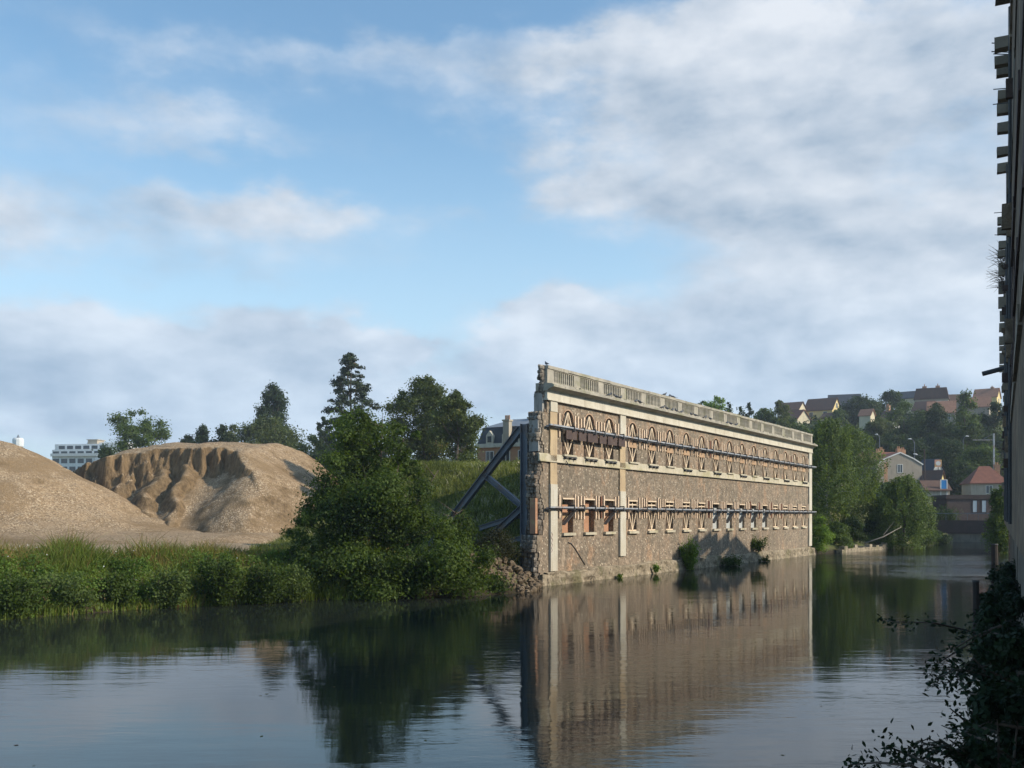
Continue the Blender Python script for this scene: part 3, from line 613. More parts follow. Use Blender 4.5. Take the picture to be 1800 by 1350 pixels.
m = MB(); m.box(-.12, .55, -.145, .205, 11.172, 11.798); m.build('parapet_pier', M_PARAPET, FROOT)
# pilasters
def pilaster(x0, x1, parts):
    for z0, z1, mt in parts:
        m = MB(); nseg = 14; P = []
        for k in range(nseg+1):
            z_ = z0+(z1-z0)*k/nseg; j0 = random.uniform(-.025, .025) if mt is M_PILB else random.uniform(-.006, .006)
            j1 = random.uniform(-.035, .035) if mt is M_PILB else random.uniform(-.006, .006); P.append((x0+j0, x1+j1, z_))
        V = []; f = -.13 if mt is M_PILA else -.10
        for a_, b_, z_ in P: V += [(a_, .002, z_), (a_, f, z_), (b_, f, z_), (b_, .002, z_)]
        Fs = []
        for k in range(nseg):
            for q in range(3): Fs.append((k*4+q, k*4+q+1, k*4+q+5, k*4+q+4))
        Fs += [(3, 2, 1, 0), tuple(nseg*4+q for q in range(4))]
        m.pts(V, Fs); m.build('pilaster', mt, FROOT, label='sandy worn stretch of pilaster' if mt is M_PILB else None)
pilaster(.30, 1.08, [(.75, 5.55, M_PILA), (5.552, 9.55, M_PILB), (9.552, 10.128, M_PILA)])
pilaster(9.25, 10.05, [(1.3, 5.35, M_PILA), (5.352, 8.6, M_PILB), (8.602, 10.128, M_PILA)])
pilaster(53.0, 53.98, [(.9, 10.128, M_PILA)])
# plinth: rough concrete
xs_ = np.arange(-.35, L+.2, .14); zs_ = np.array([-1.2, -.1, .04, .15, .26, .36, .46, .55, .62, .66]); XX, ZZ = np.meshgrid(xs_, zs_)
top_ = 1+.22*fbm(XX*.5, XX*0, 4)+.15*XX/L; YY = -.30-.05*(ZZ < .1)+fbm(XX*1.6, ZZ*2.6, 4)*.24-.05*(XX % 3.1 < .14); ZZ = np.where(ZZ > .1, ZZ*top_, ZZ)
bk = np.stack([xs_, xs_*0+.002, ZZ[-1]+.06+.05*fbm(xs_*2, xs_*0, 3)], 1); VV = np.concatenate([np.stack([XX, YY, ZZ], -1).reshape(-1, 3), bk]); nxp = len(xs_); ip = np.arange(VV.shape[0]).reshape(-1, nxp)
Qp = np.stack([ip[:-1, :-1], ip[:-1, 1:], ip[1:, 1:], ip[1:, :-1]], -1).reshape(-1, 4)
npmesh('plinth', VV, Qp, M_PLINTH, FROOT)
m = MB(); m.box(-.8, L-.1, .003, .5, -1.2, .545)
m.box(-.84, -.33, -.26, .0028, -1.2, .62, .02); m.build('footing', M_PLINTH, FROOT)
# ragged broken left end
m = MB(); z_ = .3
def stone(m, x0, x1, y0, y1, z0, z1, j):
    c = ((x0+x1)/2, (y0+y1)/2, (z0+z1)/2); h = ((x1-x0)/2, (y1-y0)/2, (z1-z0)/2); n = len(m.v)
    for dz in (-1, -.45, .45, 1):
        k_ = .72 if abs(dz) == 1 else 1.0
        for a in range(8):
            t = a*math.pi/4+.39; q = 1.12; m.v.append((c[0]+h[0]*k_*max(-1, min(1, q*1.1*math.cos(t)))+random.uniform(-j, j), c[1]+h[1]*k_*max(-1, min(1, q*1.1*math.sin(t)))+random.uniform(-j, j), c[2]+h[2]*dz+random.uniform(-j, j)*.7))
    for r_ in range(3):
        for a in range(8): m.face([n+r_*8+a, n+r_*8+(a+1) % 8, n+r_*8+8+(a+1) % 8, n+r_*8+8+a])
    m.face([n+a for a in range(8)][::-1]); m.face([n+24+a for a in range(8)])
STUB = []
while z_ < 12.0:
    h_ = random.uniform(.14, .30)
    if z_ < 4.6: x0, tk = -1.15, .85
    elif z_ < 7.2: x0, tk = -.85, .72
    elif z_ < 9.3: x0, tk = -.62, .70
    elif z_ < 10.6: x0, tk = -.12, .66
    else: x0, tk = -.22, .32
    if 2.6 < z_ < 4.7: x0 = -.65
    x0 += .12*math.sin(z_*2.1)+.08*math.sin(z_*5.3)
    m.box(x0+.12, .002, random.uniform(.01, .03), tk-.12, z_, z_+h_, .01)
    y_ = 0.0
    while y_ < tk:
        w_ = random.uniform(.16, .42); stone(m, x0-random.uniform(0, .16), x0+random.uniform(.25, .4), y_+.012, min(tk, y_+w_), z_-.02, z_+h_+.02, .03); y_ += w_
    if z_ < 10.1: STUB.append((x0+random.uniform(.1, .3), z_, min(10.128, z_+h_)))
    z_ += h_
m.build('broken_end', M_RUBBLE, FROOT)
m = MB()
for a_, b_, c_ in STUB: m.box(a_, -.0005, -.045, .009, max(b_, .56), c_)
m.build('end_face', M_WALL, FROOT)
m = MB(); m.box(-1.08, -.86, .06, .4, 2.85, 4.75, .01); m.build('brick_jamb', M_OBRICK, FROOT)
m = MB(); m.box(-.26, -.06, .1, .62, 9.25, 10.5); m.box(-.74, -.42, .08, .66, 7.3, 9.25, .02); m.build('render_facing', M_CONC, FROOT)
# loose lintel fragments that rise behind the end
# sills, braces, battens, beams
def jb(m, p, q, w_=.11, h_=.09): m.bar(p, q, w_, h_, up=(0, 1, 0))
def wood(name, segs, mt=M_WOOD, lab=None, y=.02, w_=.08):
    m = MB()
    for (x0, z0, x1, z1) in segs: m.bar((x0, y+random.uniform(-.012, .012), z0), (x1, y+random.uniform(-.012, .012), z1), .08, w_, up=(0, 1, 0) if abs(x1-x0)+abs(z1-z0) > 0 else (0, 0, 1))
    return m.build(name, mt, FROOT, label=lab)
for i, s in enumerate(WU):
    # upper window
    m = MB(); m.box(s-.74, s+.74, -.20, -.001, UZ0-.12+.0, UZ0-.02); m.build('sill', M_STRING, FROOT)
    if i % 2 == 0 or i < 3:
        m = MB()
        for dx in (-.6, 0, .55): m.box(s+dx-.03, s+dx+.03, -.26, -.10, UZ0-.30, UZ0-.125)
        m.box(s-.7, s+.7, -.25, -.205, UZ0-.20, UZ0-.14); m.build('sill_bracket', M_DARK, FROOT)
    a, b = s-WW+.06, s+WW-.06; yb = .08
    seg = [(s, UZ0, s, UZ1-.1), (a, UZ0+1.05, s-.02, UZ0+.04), (b, UZ0+1.05, s+.02, UZ0+.04)]
    seg += [(a+.02, UZ0+1.3, s-.04, UZ1-.12), (b-.02, UZ0+1.3, s+.04, UZ1-.12)]
    if i < 3: seg += [(a+.02, UZ0+1.05, s-.04, UZ0+1.75), (b-.02, UZ0+1.05, s+.04, UZ0+1.75)]
    wood('window_brace', seg, M_WOOD)
    m = MB(); rs = [(s+(WW+.03)*math.cos(t), UZS+(UZ1-UZS+.05)*math.sin(t)) for t in [math.pi*k/10 for k in range(11)]]
    for k in range(10): m.bar((rs[k][0]*.985+s*.015, .0, rs[k][1]), (rs[k+1][0]*.985+s*.015, .0, rs[k+1][1]), .07, .09, up=(0, 1, 0))
    m.build('arch_brick', M_ARCH, FROOT)
    if i >= 3:
        m = MB(); m.prism([(a, 8.18), (b, 8.18), (b-.14, 8.50), (a+.14, 8.50)], -.06, -.02); m.build('brace_board', M_BOARD, FROOT)
    else:
        m = MB(); m.box(s-.72, s+.56, -.30, -.24, 8.12, 8.62); m.build('dark_board', M_DKWOOD, FROOT)
        m = MB(); m.box(s+.78, s+1.7, -.32, -.26, 8.12, 8.60); m.build('dark_board', M_DKWOOD, FROOT)
    # lower window
    m = MB(); m.box(s-.72, s+.72, -.16, .28, LZ0-.16, LZ0-.01, .01); m.build('sill', M_STRING, FROOT)
    wood('lintel', [(s-WW, LZ1+.03, s+WW, LZ1+.03)], M_WOOD, y=-.03)
    if not (i < 3 or 8 <= i <= 12):
        wood('window_brace', [(s, LZ0, s, LZ1-.1), (a, LZ0+1.3, s-.02, LZ0+.04), (b, LZ0+1.3, s+.02, LZ0+.04), (a, LZ0+.04, b, LZ0+.04), (a, LZ1-.22, b, LZ1-.22)], M_WOOD)
    elif i != 1:
        m = MB(); m.bar((s-.6, -.02, 3.3), (s+.75, -.10, 4.15), .05, .24, up=(0, 1, 0)); m.build('dark_diagonal', M_DARK, FROOT)  # flat dark bar laid diagonally across the lower opening
# battens on the piers
piers = [1.2]+[ (WU[i]+WU[i+1])/2 for i in range(len(WU)-1) if i != 2]+[WU[-1]+1.2]
piers += [8.85, 10.35]
for pz0, pz1 in ((8.2, 9.5), (3.66, 5.0)):
    for c in piers:
        nb_ = 4 if (c not in (1.2, 8.85, 10.35) and c < 52) else 2
        hw = .56 if nb_ == 4 else .22
        m = MB()
        for q in range(nb_):
            cx_ = c-hw+2*hw*q/(nb_-1)+random.uniform(-.02, .02)
            m.mi = 1 if random.random() < .06 else 0
            m.box(cx_-.06, cx_+.06, -.09, -.002, pz0+random.uniform(-.05, .05), pz1+random.uniform(-.06, .06), .004)
        m.build('batten_row', [M_BATTEN, M_BATDK], FROOT)
for zc in (8.72, 4.24):
    m = MB(); x = -.22
    while x < L+.7:
        e = min(L+.7, x+6.0); j = random.uniform(-.012, .012)
        m.box(x, e-.03, -.40, -.28, zc+.0+j, zc+.085+j); m.box(x+.0, e-.03, -.26, -.12, zc-.07+j, zc+.03+j); x = e
    m.build('wale_beam', M_BEAM, FROOT)
    ck = .0
    cs = []
    for i, s in enumerate(WU): cs += [s+.05, s+1.45 if i >= 3 else s+1.3]
    for c in cs:
        m = MB(); m.box(c-.04, c+.04, -.43, -.14, zc+.104, zc+.18); m.box(c-.045, c+.045, -.44, -.41, zc-.14, zc+.18); m.box(c-.04, c+.04, -.405, .05, zc-.16, zc-.09); m.build('beam_clamp', M_DARK, FROOT)
m = MB(); m.tube([(2.5, -.03, 2.3), (2.9, -.03, 2.22), (3.4, -.03, 1.9), (4.1, -.03, 1.35), (4.6, -.03, .95)], .025, 5); m.build('cable', M_DARK, FROOT)
m = MB(); m.tube([(2.0, -.16, 6.9), (1.7, -.55, 6.55)], .03, 5); m.build('drain_pipe', M_DARK, FROOT)
# magenta graffiti scrawl on the first pilaster
M_GRAF = rough_mat('graffiti_paint', (.28, .06, .14), (.32, .10, .18), 5, rough=.7)
m = MB(); gp = [(.36, 2.9), (.46, 2.75), (.34, 2.6), (.47, 2.5), (.37, 2.3), (.46, 2.2), (.36, 2.05), (.44, 1.9), (.35, 1.8)]
for k in range(len(gp)-1): m.bar((gp[k][0], -.134, gp[k][1]), (gp[k+1][0], -.134, gp[k+1][1]), .004, .035, up=(0, 1, 0))
m.build('graffiti', M_GRAF, FROOT)
# rubble at the foot of the broken end
def rock(m, c, r_):
    n = len(m.v); ph = [(math.cos(a)*math.cos(b), math.sin(a)*math.cos(b), math.sin(b)) for b in (-.7, .3, 1.0) for a in [k*6.283/6+b for k in range(6)]]
    m.v += [tuple(c[i]+p[i]*r_*random.uniform(.6, 1.15) for i in range(3)) for p in ph]+[(c[0], c[1], c[2]+r_)]
    for a in range(2):
        for k in range(6): m.face([n+a*6+k, n+a*6+(k+1) % 6, n+a*6+6+(k+1) % 6, n+a*6+6+k])
    for k in range(6): m.face([n+12+k, n+12+(k+1) % 6, n+18])
m = MB()
for k in range(240):
    t = random.random(); xx = -2.4+3.7*t+random.uniform(-.3, .3); yy = 50.2+4.6*random.random()
    z_ = gz(xx, yy)
    if sdf(np.array([xx]), np.array([yy]))[0] > -.25: rock(m, (xx, yy, z_+random.uniform(-.05, .25)), random.uniform(.06, .24))
m.build('rubble_heap', rough_mat('rubble_stone', (.15, .11, .07), (.23, .17, .11), 1.5, rough=.95), None, label='tumbled stones at the water edge below the broken wall end', cat='rubble', kind='stuff')

# steel buttress behind the broken end
BR = empty('steel_buttress', tuple(FA+FD*(-.35)+FB*1.1), math.atan2(FB.y, FB.x), label='dark steel raking frame propping the broken end of the ruined wall', cat='steel prop')
def hbeam(name, p, q, w_=.30):
    p = Vector(p); q = Vector(q); d = (q-p).normalized(); a = d.cross(Vector((0, 1, 0))).normalized(); m = MB()
    for sgn in (-1, 1): m.bar(p+a*sgn*w_*.5, q+a*sgn*w_*.5, .03, w_, up=(0, 1, 0)) if False else m.bar(p+a*sgn*w_*.5, q+a*sgn*w_*.5, w_, .035, up=tuple(a))
    m.bar(p, q, .03, w_-.04, up=tuple(a)); m.build(name, M_STEEL, BR)
hbeam('post', (.0, 0, .9), (.0, 0, 8.85), .42)
hbeam('raker', (.30, 0, 8.6), (7.0, 0, 1.4), .34)
hbeam('strut', (2.65, 0, 6.1), (.25, 0, 4.35), .26)
hbeam('strut', (.25, .02, 4.2), (3.3, .02, 1.8), .30)
hbeam('tie', (.25, -.3, 3.9), (3.2, -.3, 3.1), .24)
hbeam('tie', (.3, -.35, 2.6), (2.2, -.35, 2.15), .22)

# ------------------------------------------------------------------ pigeons
M_BIRD = rough_mat('pigeon_feather', (.14, .15, .17), (.09, .095, .11), 14, rough=.7); M_BEAK = rough_mat('beak', (.2, .15, .1), (.1, .08, .05), 5)
def pigeon_mesh():
    m = MB(); m.tube([(-.17, 0, .06), (-.09, 0, .085), (0, 0, .11), (.08, 0, .13), (.115, 0, .16), (.125, 0, .20), (.15, 0, .215), (.172, 0, .21)], [.012, .035, .062, .058, .036, .03, .028, .008], 8)
    m.bar((-.30, 0, .045), (-.12, 0, .08), .05, .012)
    for sgn in (-1, 1): m.tube([(.05, sgn*.055, .13), (-.05, sgn*.058, .10), (-.18, sgn*.03, .07)], [.02, .03, .006], 5); m.bar((.0, sgn*.02, 0), (.0, sgn*.02, .06), .01, .01)
    return m
def pigeon(s, y_, z_, rz, label, group='pigeons perched on the ruined wall'):
    p = FROOT_M(s, y_, z_); o = empty('pigeon', p, rz, label=label, cat='bird', group=group)
    if 'm' not in PG: b = pigeon_mesh().build('body', M_BIRD, o, smooth=True); PG['m'] = b; q = MB(); q.tube([(.168, 0, .212), (.20, 0, .205)], [.009, .002], 4); PG['k'] = q.build('beak', M_BEAK, o)
    else:
        for k in ('m', 'k'): c = PG[k].copy(); COL.objects.link(c); c.parent = o
    o.scale = (1.15, 1.15, 1.15)
def FROOT_M(s, y_, z_): v = FA+FD*s+FB*y_; return (v.x, v.y, z_)
PG = {}
pigeon(.15, .05, 12.03, 2.0, 'pigeon alone on top of the broken left end of the coping', None)
for s, rz, lb in ((16.6, .3, 'leftmost of the three pigeons huddled on the coping of the balustrade'), (17.6, 1.4, 'middle of the three pigeons huddled on the coping of the balustrade'), (18.2, 2.9, 'rightmost of the three pigeons huddled on the coping of the balustrade')): pigeon(s, .03, 12.03, rz, lb)
ORD = 'first second third fourth fifth sixth seventh eighth ninth tenth eleventh'.split(); PS = [7.0, 8.1, 8.6, 10.9, 11.6, 15.2, 16.1, 17.0, 17.7, 18.6, 20.5, 21.4, 23.2, 24.4, 28.1, 29.0, 30.2]
for i, (s, rz) in enumerate(((7.0, .2), (8.1, 3.3), (8.6, .9), (10.9, 1.1), (11.6, 2.2), (15.2, .1), (16.1, 2.2), (17.0, 1.0), (17.7, 4.0), (18.6, .6), (20.5, 1.9), (21.4, 3), (23.2, .4), (24.4, 2.2), (28.1, 1.0), (29.0, 2.5), (30.2, .3))):
    gi_ = lambda q: int((q-.55)/3.137); sib = [q for q in PS if gi_(q) == gi_(s)]; w_ = 'only' if len(sib) == 1 else (('left', 'right') if len(sib) == 2 else ('left', 'middle', 'right'))[sib.index(s)]
    pigeon(s, -.42, 11.0, rz, w_+' pigeon on the ledge under the '+ORD[gi_(s)]+' row of balusters from the left', 'pigeons along the cornice ledge')

# shrubs against the facade
def fs(s, out=.5): v = FA+FD*s-FB*out; return v.x, v.y
for s, out, u, vt, vb, w_, lab, nl, lm in ((19.5, .7, 0, 940, 1003, 34, 'bright green shrub growing at the water line of the ruined wall', 6000, L_BRIGHT), (35.8, .45, 0, 935, 968, 36, 'thin shrub rooted in the brickwork above the concrete plinth', 2200, L_MID), (27.5, .9, 0, 976, 996, 46, 'low dark clump in the water in front of the shaded plinth', 2200, L_MID), (36.4, .8, 0, 968, 996, 20, 'dark tuft hanging at the end of the shaded plinth', 1200, L_MID), (13.8, .55, 0, 985, 1004, 12, 'small green tuft on the plinth under the second window bay', 700, L_BRIGHT), (8.3, .5, 0, 1008, 1016, 9, 'tiny green tuft at the plinth near the second pilaster', 300, L_BRIGHT)):
    xx, yy = fs(s, out); o = stemmy(lab, xx, yy, vt, vb, w_, nl, lm)

# ------------------------------------------------------------------ RIGHT BANK RUIN (edge-on)
RDIR = Vector((.4311, .9023, 0)); RN = Vector((-.9023, .4311, 0))        # along, toward the river
RR = empty('ruined_building', (0, 0, 0), math.atan2(RDIR.y, RDIR.x), label='tall dark ruined building in shade at the right edge with jagged cornice blocks', cat='ruin')
# local x = along, local y = toward river (RN); camera is at local y=0
aU, aL = -.15, -.48
sE = 58/.9023
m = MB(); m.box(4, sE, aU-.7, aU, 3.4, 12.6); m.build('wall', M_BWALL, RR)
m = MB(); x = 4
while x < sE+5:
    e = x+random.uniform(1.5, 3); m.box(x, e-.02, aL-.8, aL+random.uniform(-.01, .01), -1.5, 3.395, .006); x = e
m.build('concrete_base', M_DKCONC, RR)
vb = [(0, 8), (72, 92), (105, 120), (121, 138), (165, 180), (186, 204), (220, 237), (263, 277), (291, 306), (384, 397), (402, 414), (426, 439), (442, 453), (464, 486), (496, 517), (523, 543), (548, 566), (569, 584), (592, 607), (609, 617), (621, 640), (642, 655)]
vb += [(345, 358), (330, 340)][:0]
H_ = 8.3
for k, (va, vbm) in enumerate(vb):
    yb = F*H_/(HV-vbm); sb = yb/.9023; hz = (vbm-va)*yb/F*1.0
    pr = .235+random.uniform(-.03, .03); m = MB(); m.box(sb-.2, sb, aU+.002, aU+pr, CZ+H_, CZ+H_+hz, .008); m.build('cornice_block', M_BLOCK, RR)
for k in range(70):
    s_ = random.uniform(14, sE-.5)**1.0; z_ = random.uniform(4.2, 10.6); m = MB(); m.box(s_, s_+.08, aU+.002, aU+random.uniform(.03, .15), z_, z_+random.uniform(.08, .35), .006); m.build('broken_joist', random.choice((M_BLOCK, M_DKWOOD, M_BWALL)), RR)
m = MB()
for va in (85, 100, 104, 162, 187, 377, 418, 458, 490): 
    s_ = F*H_/(HV-va)/.9023; m = MB(); m.tube([(s_, aU-.02, 12.05), (s_+.05, aU+.27+random.uniform(0, .06), 12.1+random.uniform(-.05, .05))], .012, 4); m.build('iron_bar', M_DARK, RR)
for z_, pr, mt, nm in ((11.1, .03, M_BLOCK, 'string_course'), (9.0, .02, M_DKCONC, 'string_course'), (7.2, .02, M_DKWOOD, 'timber_rail'), (6.1, .02, M_DKWOOD, 'timber_rail'), (5.2, .03, M_BLOCK, 'string_course')):
    m = MB(); x = 6
    while x < sE: e = min(sE, x+random.uniform(2, 5)); m.box(x, e-.1, aU+.001, aU+pr+random.uniform(-.01, .01), z_, z_+.16, .006); x = e
    m.build(nm, mt, RR)
for k in range(20):
    s_ = 14+k*2.4; m = MB(); m.box(s_, s_+1.0, aU-.001, aU+.012, 5.6, 7.0, .01); m.box(s_-.1, s_+1.1, aU+.0122, aU+.035, 5.45, 5.55); m.build('shutter', M_DKWOOD, RR)
m = MB(); m.tube([(sE-1, aU-.1, 12.05), (sE-1.2, aU+1.1, 11.75)], .14, 8); m.build('drain_spout', M_DARK, RR)
for k in range(5):
    m = MB(); s_ = 18+k*8; m.tube([(s_, aU+.02, 3.6), (s_+.05, aU+.02, 11.8)], .03, 6); m.build('drain_pipe', M_DARK, RR)
# dry bush growing from the cornice
def RW(s, yl, z): v = RDIR*s+RN*yl; return Vector((v.x, v.y, z))
o = empty('dry_shrub', tuple(RW(39.5, -.1, 12.1)), label='bare twiggy shrub sprouting from the cornice of the dark building at right', cat='bush'); m = MB()
for k in range(60):
    s0 = random.uniform(-3, 3); p = RDIR*s0; q = p+RN*random.uniform(.2, .62)+Vector((0, 0, random.uniform(-.2, .6)))+RDIR*random.uniform(-1, 1)
    mid = p.lerp(q, .5)+Vector((0, 0, .08)); m.tube([p, mid, q], [.012, .008, .003], 3)
m.build('twigs', M_BARK, o)
# unseen wall added on the right bank, shaped to throw stepped shade on the facade
o = empty('shade_casting_wall', (41.6, 77, 0), label='unseen wall added behind the dark building to shade the ruined wall', cat='ruin')
m = MB()
for a, b, z0, z1 in ((-11.6, -6.8, 0, 19.0), (-6.8, -4.2, 0, 16.8), (-6.8, -4.2, 17.3, 18.3), (-4.2, -2.9, 0, 17.8), (-2.9, -.3, 0, 15.5), (-2.9, -.3, 16.0, 17.0), (-.3, 1.4, 0, 16.1)): m.box(0, .6, a, b, z0, z1)
m.pts([(0, 1.4, 0), (0, 8.8, 0), (0, 8.8, 10.8), (0, 5.6, 13.0), (0, 1.4, 16.0), (.6, 1.4, 0), (.6, 8.8, 0), (.6, 8.8, 10.8), (.6, 5.6, 13.0), (.6, 1.4, 16.0)], [(0, 1, 2, 3, 4), (9, 8, 7, 6, 5), (0, 5, 6, 1), (1, 6, 7, 2), (2, 7, 8, 3), (3, 8, 9, 4), (4, 9, 5, 0)])
m.build('wall', M_BWALL, o)

# ------------------------------------------------------------------ foreground foliage on the right bank
M_POST = rough_mat('wet_timber', (.045, .036, .03), (.065, .05, .04), 2, rough=.8)
def sprig_bush(label, y, pts, nl, size, seed, name='overhanging_branch', lm=L_NEAR, spread=.16):
    r = random.Random(seed); b = px(*pts[0][0], y); o = empty(name, tuple(b), label=label, cat='branch'); P = []; N = []; m = MB()
    for path in pts:
        yy = [y+r.uniform(-.5, .5) for _ in path]; Q = [px(u, v, q)-b for (u, v), q in zip(path, yy)]
        m.tube(Q, [max(.004, .022*(1-i/len(Q))) for i in range(len(Q))], 5)
        Lg = sum((Q[i+1]-Q[i]).length for i in range(len(Q)-1)); cnt = int(nl*Lg)
        for k in range(cnt):
            t = r.random()**.8*(len(Q)-1); i = min(int(t), len(Q)-2); p = Q[i].lerp(Q[i+1], t-i)
            P.append(p+Vector([r.gauss(0, spread) for _ in range(3)])); N.append((r.gauss(0, .6), r.gauss(-.3, .6), r.gauss(.5, .6)))
    P = np.array(P); N = np.array(N); leafmesh('leaves', P, N, RNG.uniform(.6, 1.25, len(P))*size, lm, o, near=True, asp=.5)
    m.build('stem', M_BARK, o); return o
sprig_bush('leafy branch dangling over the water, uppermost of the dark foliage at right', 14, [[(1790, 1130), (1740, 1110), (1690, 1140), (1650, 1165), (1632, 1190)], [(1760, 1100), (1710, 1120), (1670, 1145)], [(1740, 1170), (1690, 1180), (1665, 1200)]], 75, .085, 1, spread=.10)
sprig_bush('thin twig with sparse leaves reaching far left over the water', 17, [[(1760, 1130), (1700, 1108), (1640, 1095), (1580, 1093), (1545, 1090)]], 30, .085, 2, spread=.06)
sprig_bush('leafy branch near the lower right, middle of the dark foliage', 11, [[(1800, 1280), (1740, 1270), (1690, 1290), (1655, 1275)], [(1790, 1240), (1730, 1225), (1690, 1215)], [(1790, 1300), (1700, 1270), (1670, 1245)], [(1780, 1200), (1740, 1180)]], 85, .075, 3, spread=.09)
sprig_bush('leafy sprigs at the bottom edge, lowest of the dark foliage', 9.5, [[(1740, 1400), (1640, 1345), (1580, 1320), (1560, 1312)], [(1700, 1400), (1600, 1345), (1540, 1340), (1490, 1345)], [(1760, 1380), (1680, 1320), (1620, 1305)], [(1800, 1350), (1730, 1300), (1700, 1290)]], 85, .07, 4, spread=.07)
def buddleia(u, v, y, n, label):
    b = px(u, v, y); o = empty('arching_plant', tuple(b), label=label, cat='plant'); P = []; N = []; m = MB()
    for k in range(n):
        dx = -random.uniform(.25, .75); Q = [Vector((0, 0, 0)), Vector((dx*.5, random.uniform(-.2, .2), .12+random.uniform(-.05, .1))), Vector((dx, 0, -.06+random.uniform(-.12, .12)))]
        m.tube(Q, [.008, .006, .002], 4)
        for q in range(26):
            t = q/26*2; i = min(1, int(t)); p = Q[i].lerp(Q[i+1], t-i); P.append(p+Vector((random.gauss(0, .02), random.gauss(0, .02), -.02+random.gauss(0, .02)))); N.append((random.gauss(0, .4), random.gauss(0, .6), .8))
    P = np.array(P); leafmesh('leaves', P, np.array(N), RNG.uniform(.05, .09, len(P)), L_NEAR, o, near=True, asp=.35); m.build('stem', M_BARK, o)
buddleia(1740, 1190, 11, 9, 'arching feathery fronds over the water at right centre of the dark foliage')
buddleia(1700, 1330, 9.5, 9, 'arching feathery fronds at the bottom edge of the picture')
# dense dark shrubs along the wall foot
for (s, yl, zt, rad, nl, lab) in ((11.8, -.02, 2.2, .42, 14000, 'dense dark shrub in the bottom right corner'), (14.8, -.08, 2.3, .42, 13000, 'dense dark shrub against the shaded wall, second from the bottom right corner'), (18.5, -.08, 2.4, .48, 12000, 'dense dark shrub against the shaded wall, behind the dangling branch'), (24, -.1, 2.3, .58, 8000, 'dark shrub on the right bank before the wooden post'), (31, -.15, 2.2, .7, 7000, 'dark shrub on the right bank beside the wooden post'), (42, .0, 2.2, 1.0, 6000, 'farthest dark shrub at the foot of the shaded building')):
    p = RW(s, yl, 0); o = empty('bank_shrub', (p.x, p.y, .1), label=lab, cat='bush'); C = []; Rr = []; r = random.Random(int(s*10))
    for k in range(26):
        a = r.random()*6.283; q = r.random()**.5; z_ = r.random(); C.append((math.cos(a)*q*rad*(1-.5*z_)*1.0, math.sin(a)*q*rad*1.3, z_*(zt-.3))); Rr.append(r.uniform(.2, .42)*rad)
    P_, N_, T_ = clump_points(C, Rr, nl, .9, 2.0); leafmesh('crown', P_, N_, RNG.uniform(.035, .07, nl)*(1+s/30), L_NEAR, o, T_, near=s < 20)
    m = MB()
    for k in range(6): c = Vector(C[k]); m.tube([(0, 0, -.3), c*.5, c], [.03, .02, .006], 5)
    m.build('trunk', M_BARK, o)
for u, v0, v1, y, r_, lab in ((1715, 1022, 1075, 33, .11, 'dark mooring post standing in the water by the right bank'), (1748, 957, 1010, 66, .22, 'thick dark timber pile standing at the far right bank')):
    p = px(u, v1, y); o = empty('timber_post', (p.x, y, 0), label=lab, cat='post'); m = MB(); zt = px(u, v0, y).z
    m.tube([(0, 0, -1), (.02, 0, zt*.5), (.0, 0, zt)], [r_, r_*.95, r_*.9], 9); m.build('shaft', M_POST, o); m = MB(); m.tube([(0, 0, zt-.02), (0, 0, zt+.04)], [r_*1.08, r_*.9], 9); m.build('post_cap', M_DARK, o)

# ------------------------------------------------------------------ houses
def wallmat(n, c): return stained(n, c, tuple(x*.88 for x in c), tuple(x*.6 for x in c))
M_CREAM = wallmat('cream_render', (.62, .54, .38)); M_YEL = wallmat('yellow_render', (.72, .56, .26)); M_GREYR = wallmat('grey_render', (.34, .29, .23)); M_WHITE = wallmat('white_render', (.70, .68, .62)); M_BEIGE = wallmat('beige_render', (.42, .36, .28))
M_RTILE = rough_mat('red_tile', (.25, .105, .07), (.19, .08, .055), 1.5, rough=.85); M_OTILE = rough_mat('orange_tile', (.38, .20, .125), (.30, .15, .095), 1.5, rough=.85); M_BTILE = rough_mat('brown_tile', (.15, .085, .06), (.11, .07, .055), 1.5, rough=.85); M_SLATE = rough_mat('slate', (.075, .08, .09), (.055, .06, .07), 1.2, rough=.6)
M_GLASS, _t = mat('window_glass'); fin_mat(_t, (.03, .04, .05), .12, spec=.6)
M_TRIM = rough_mat('white_trim', (.75, .74, .70), (.68, .66, .62), 3, rough=.6)
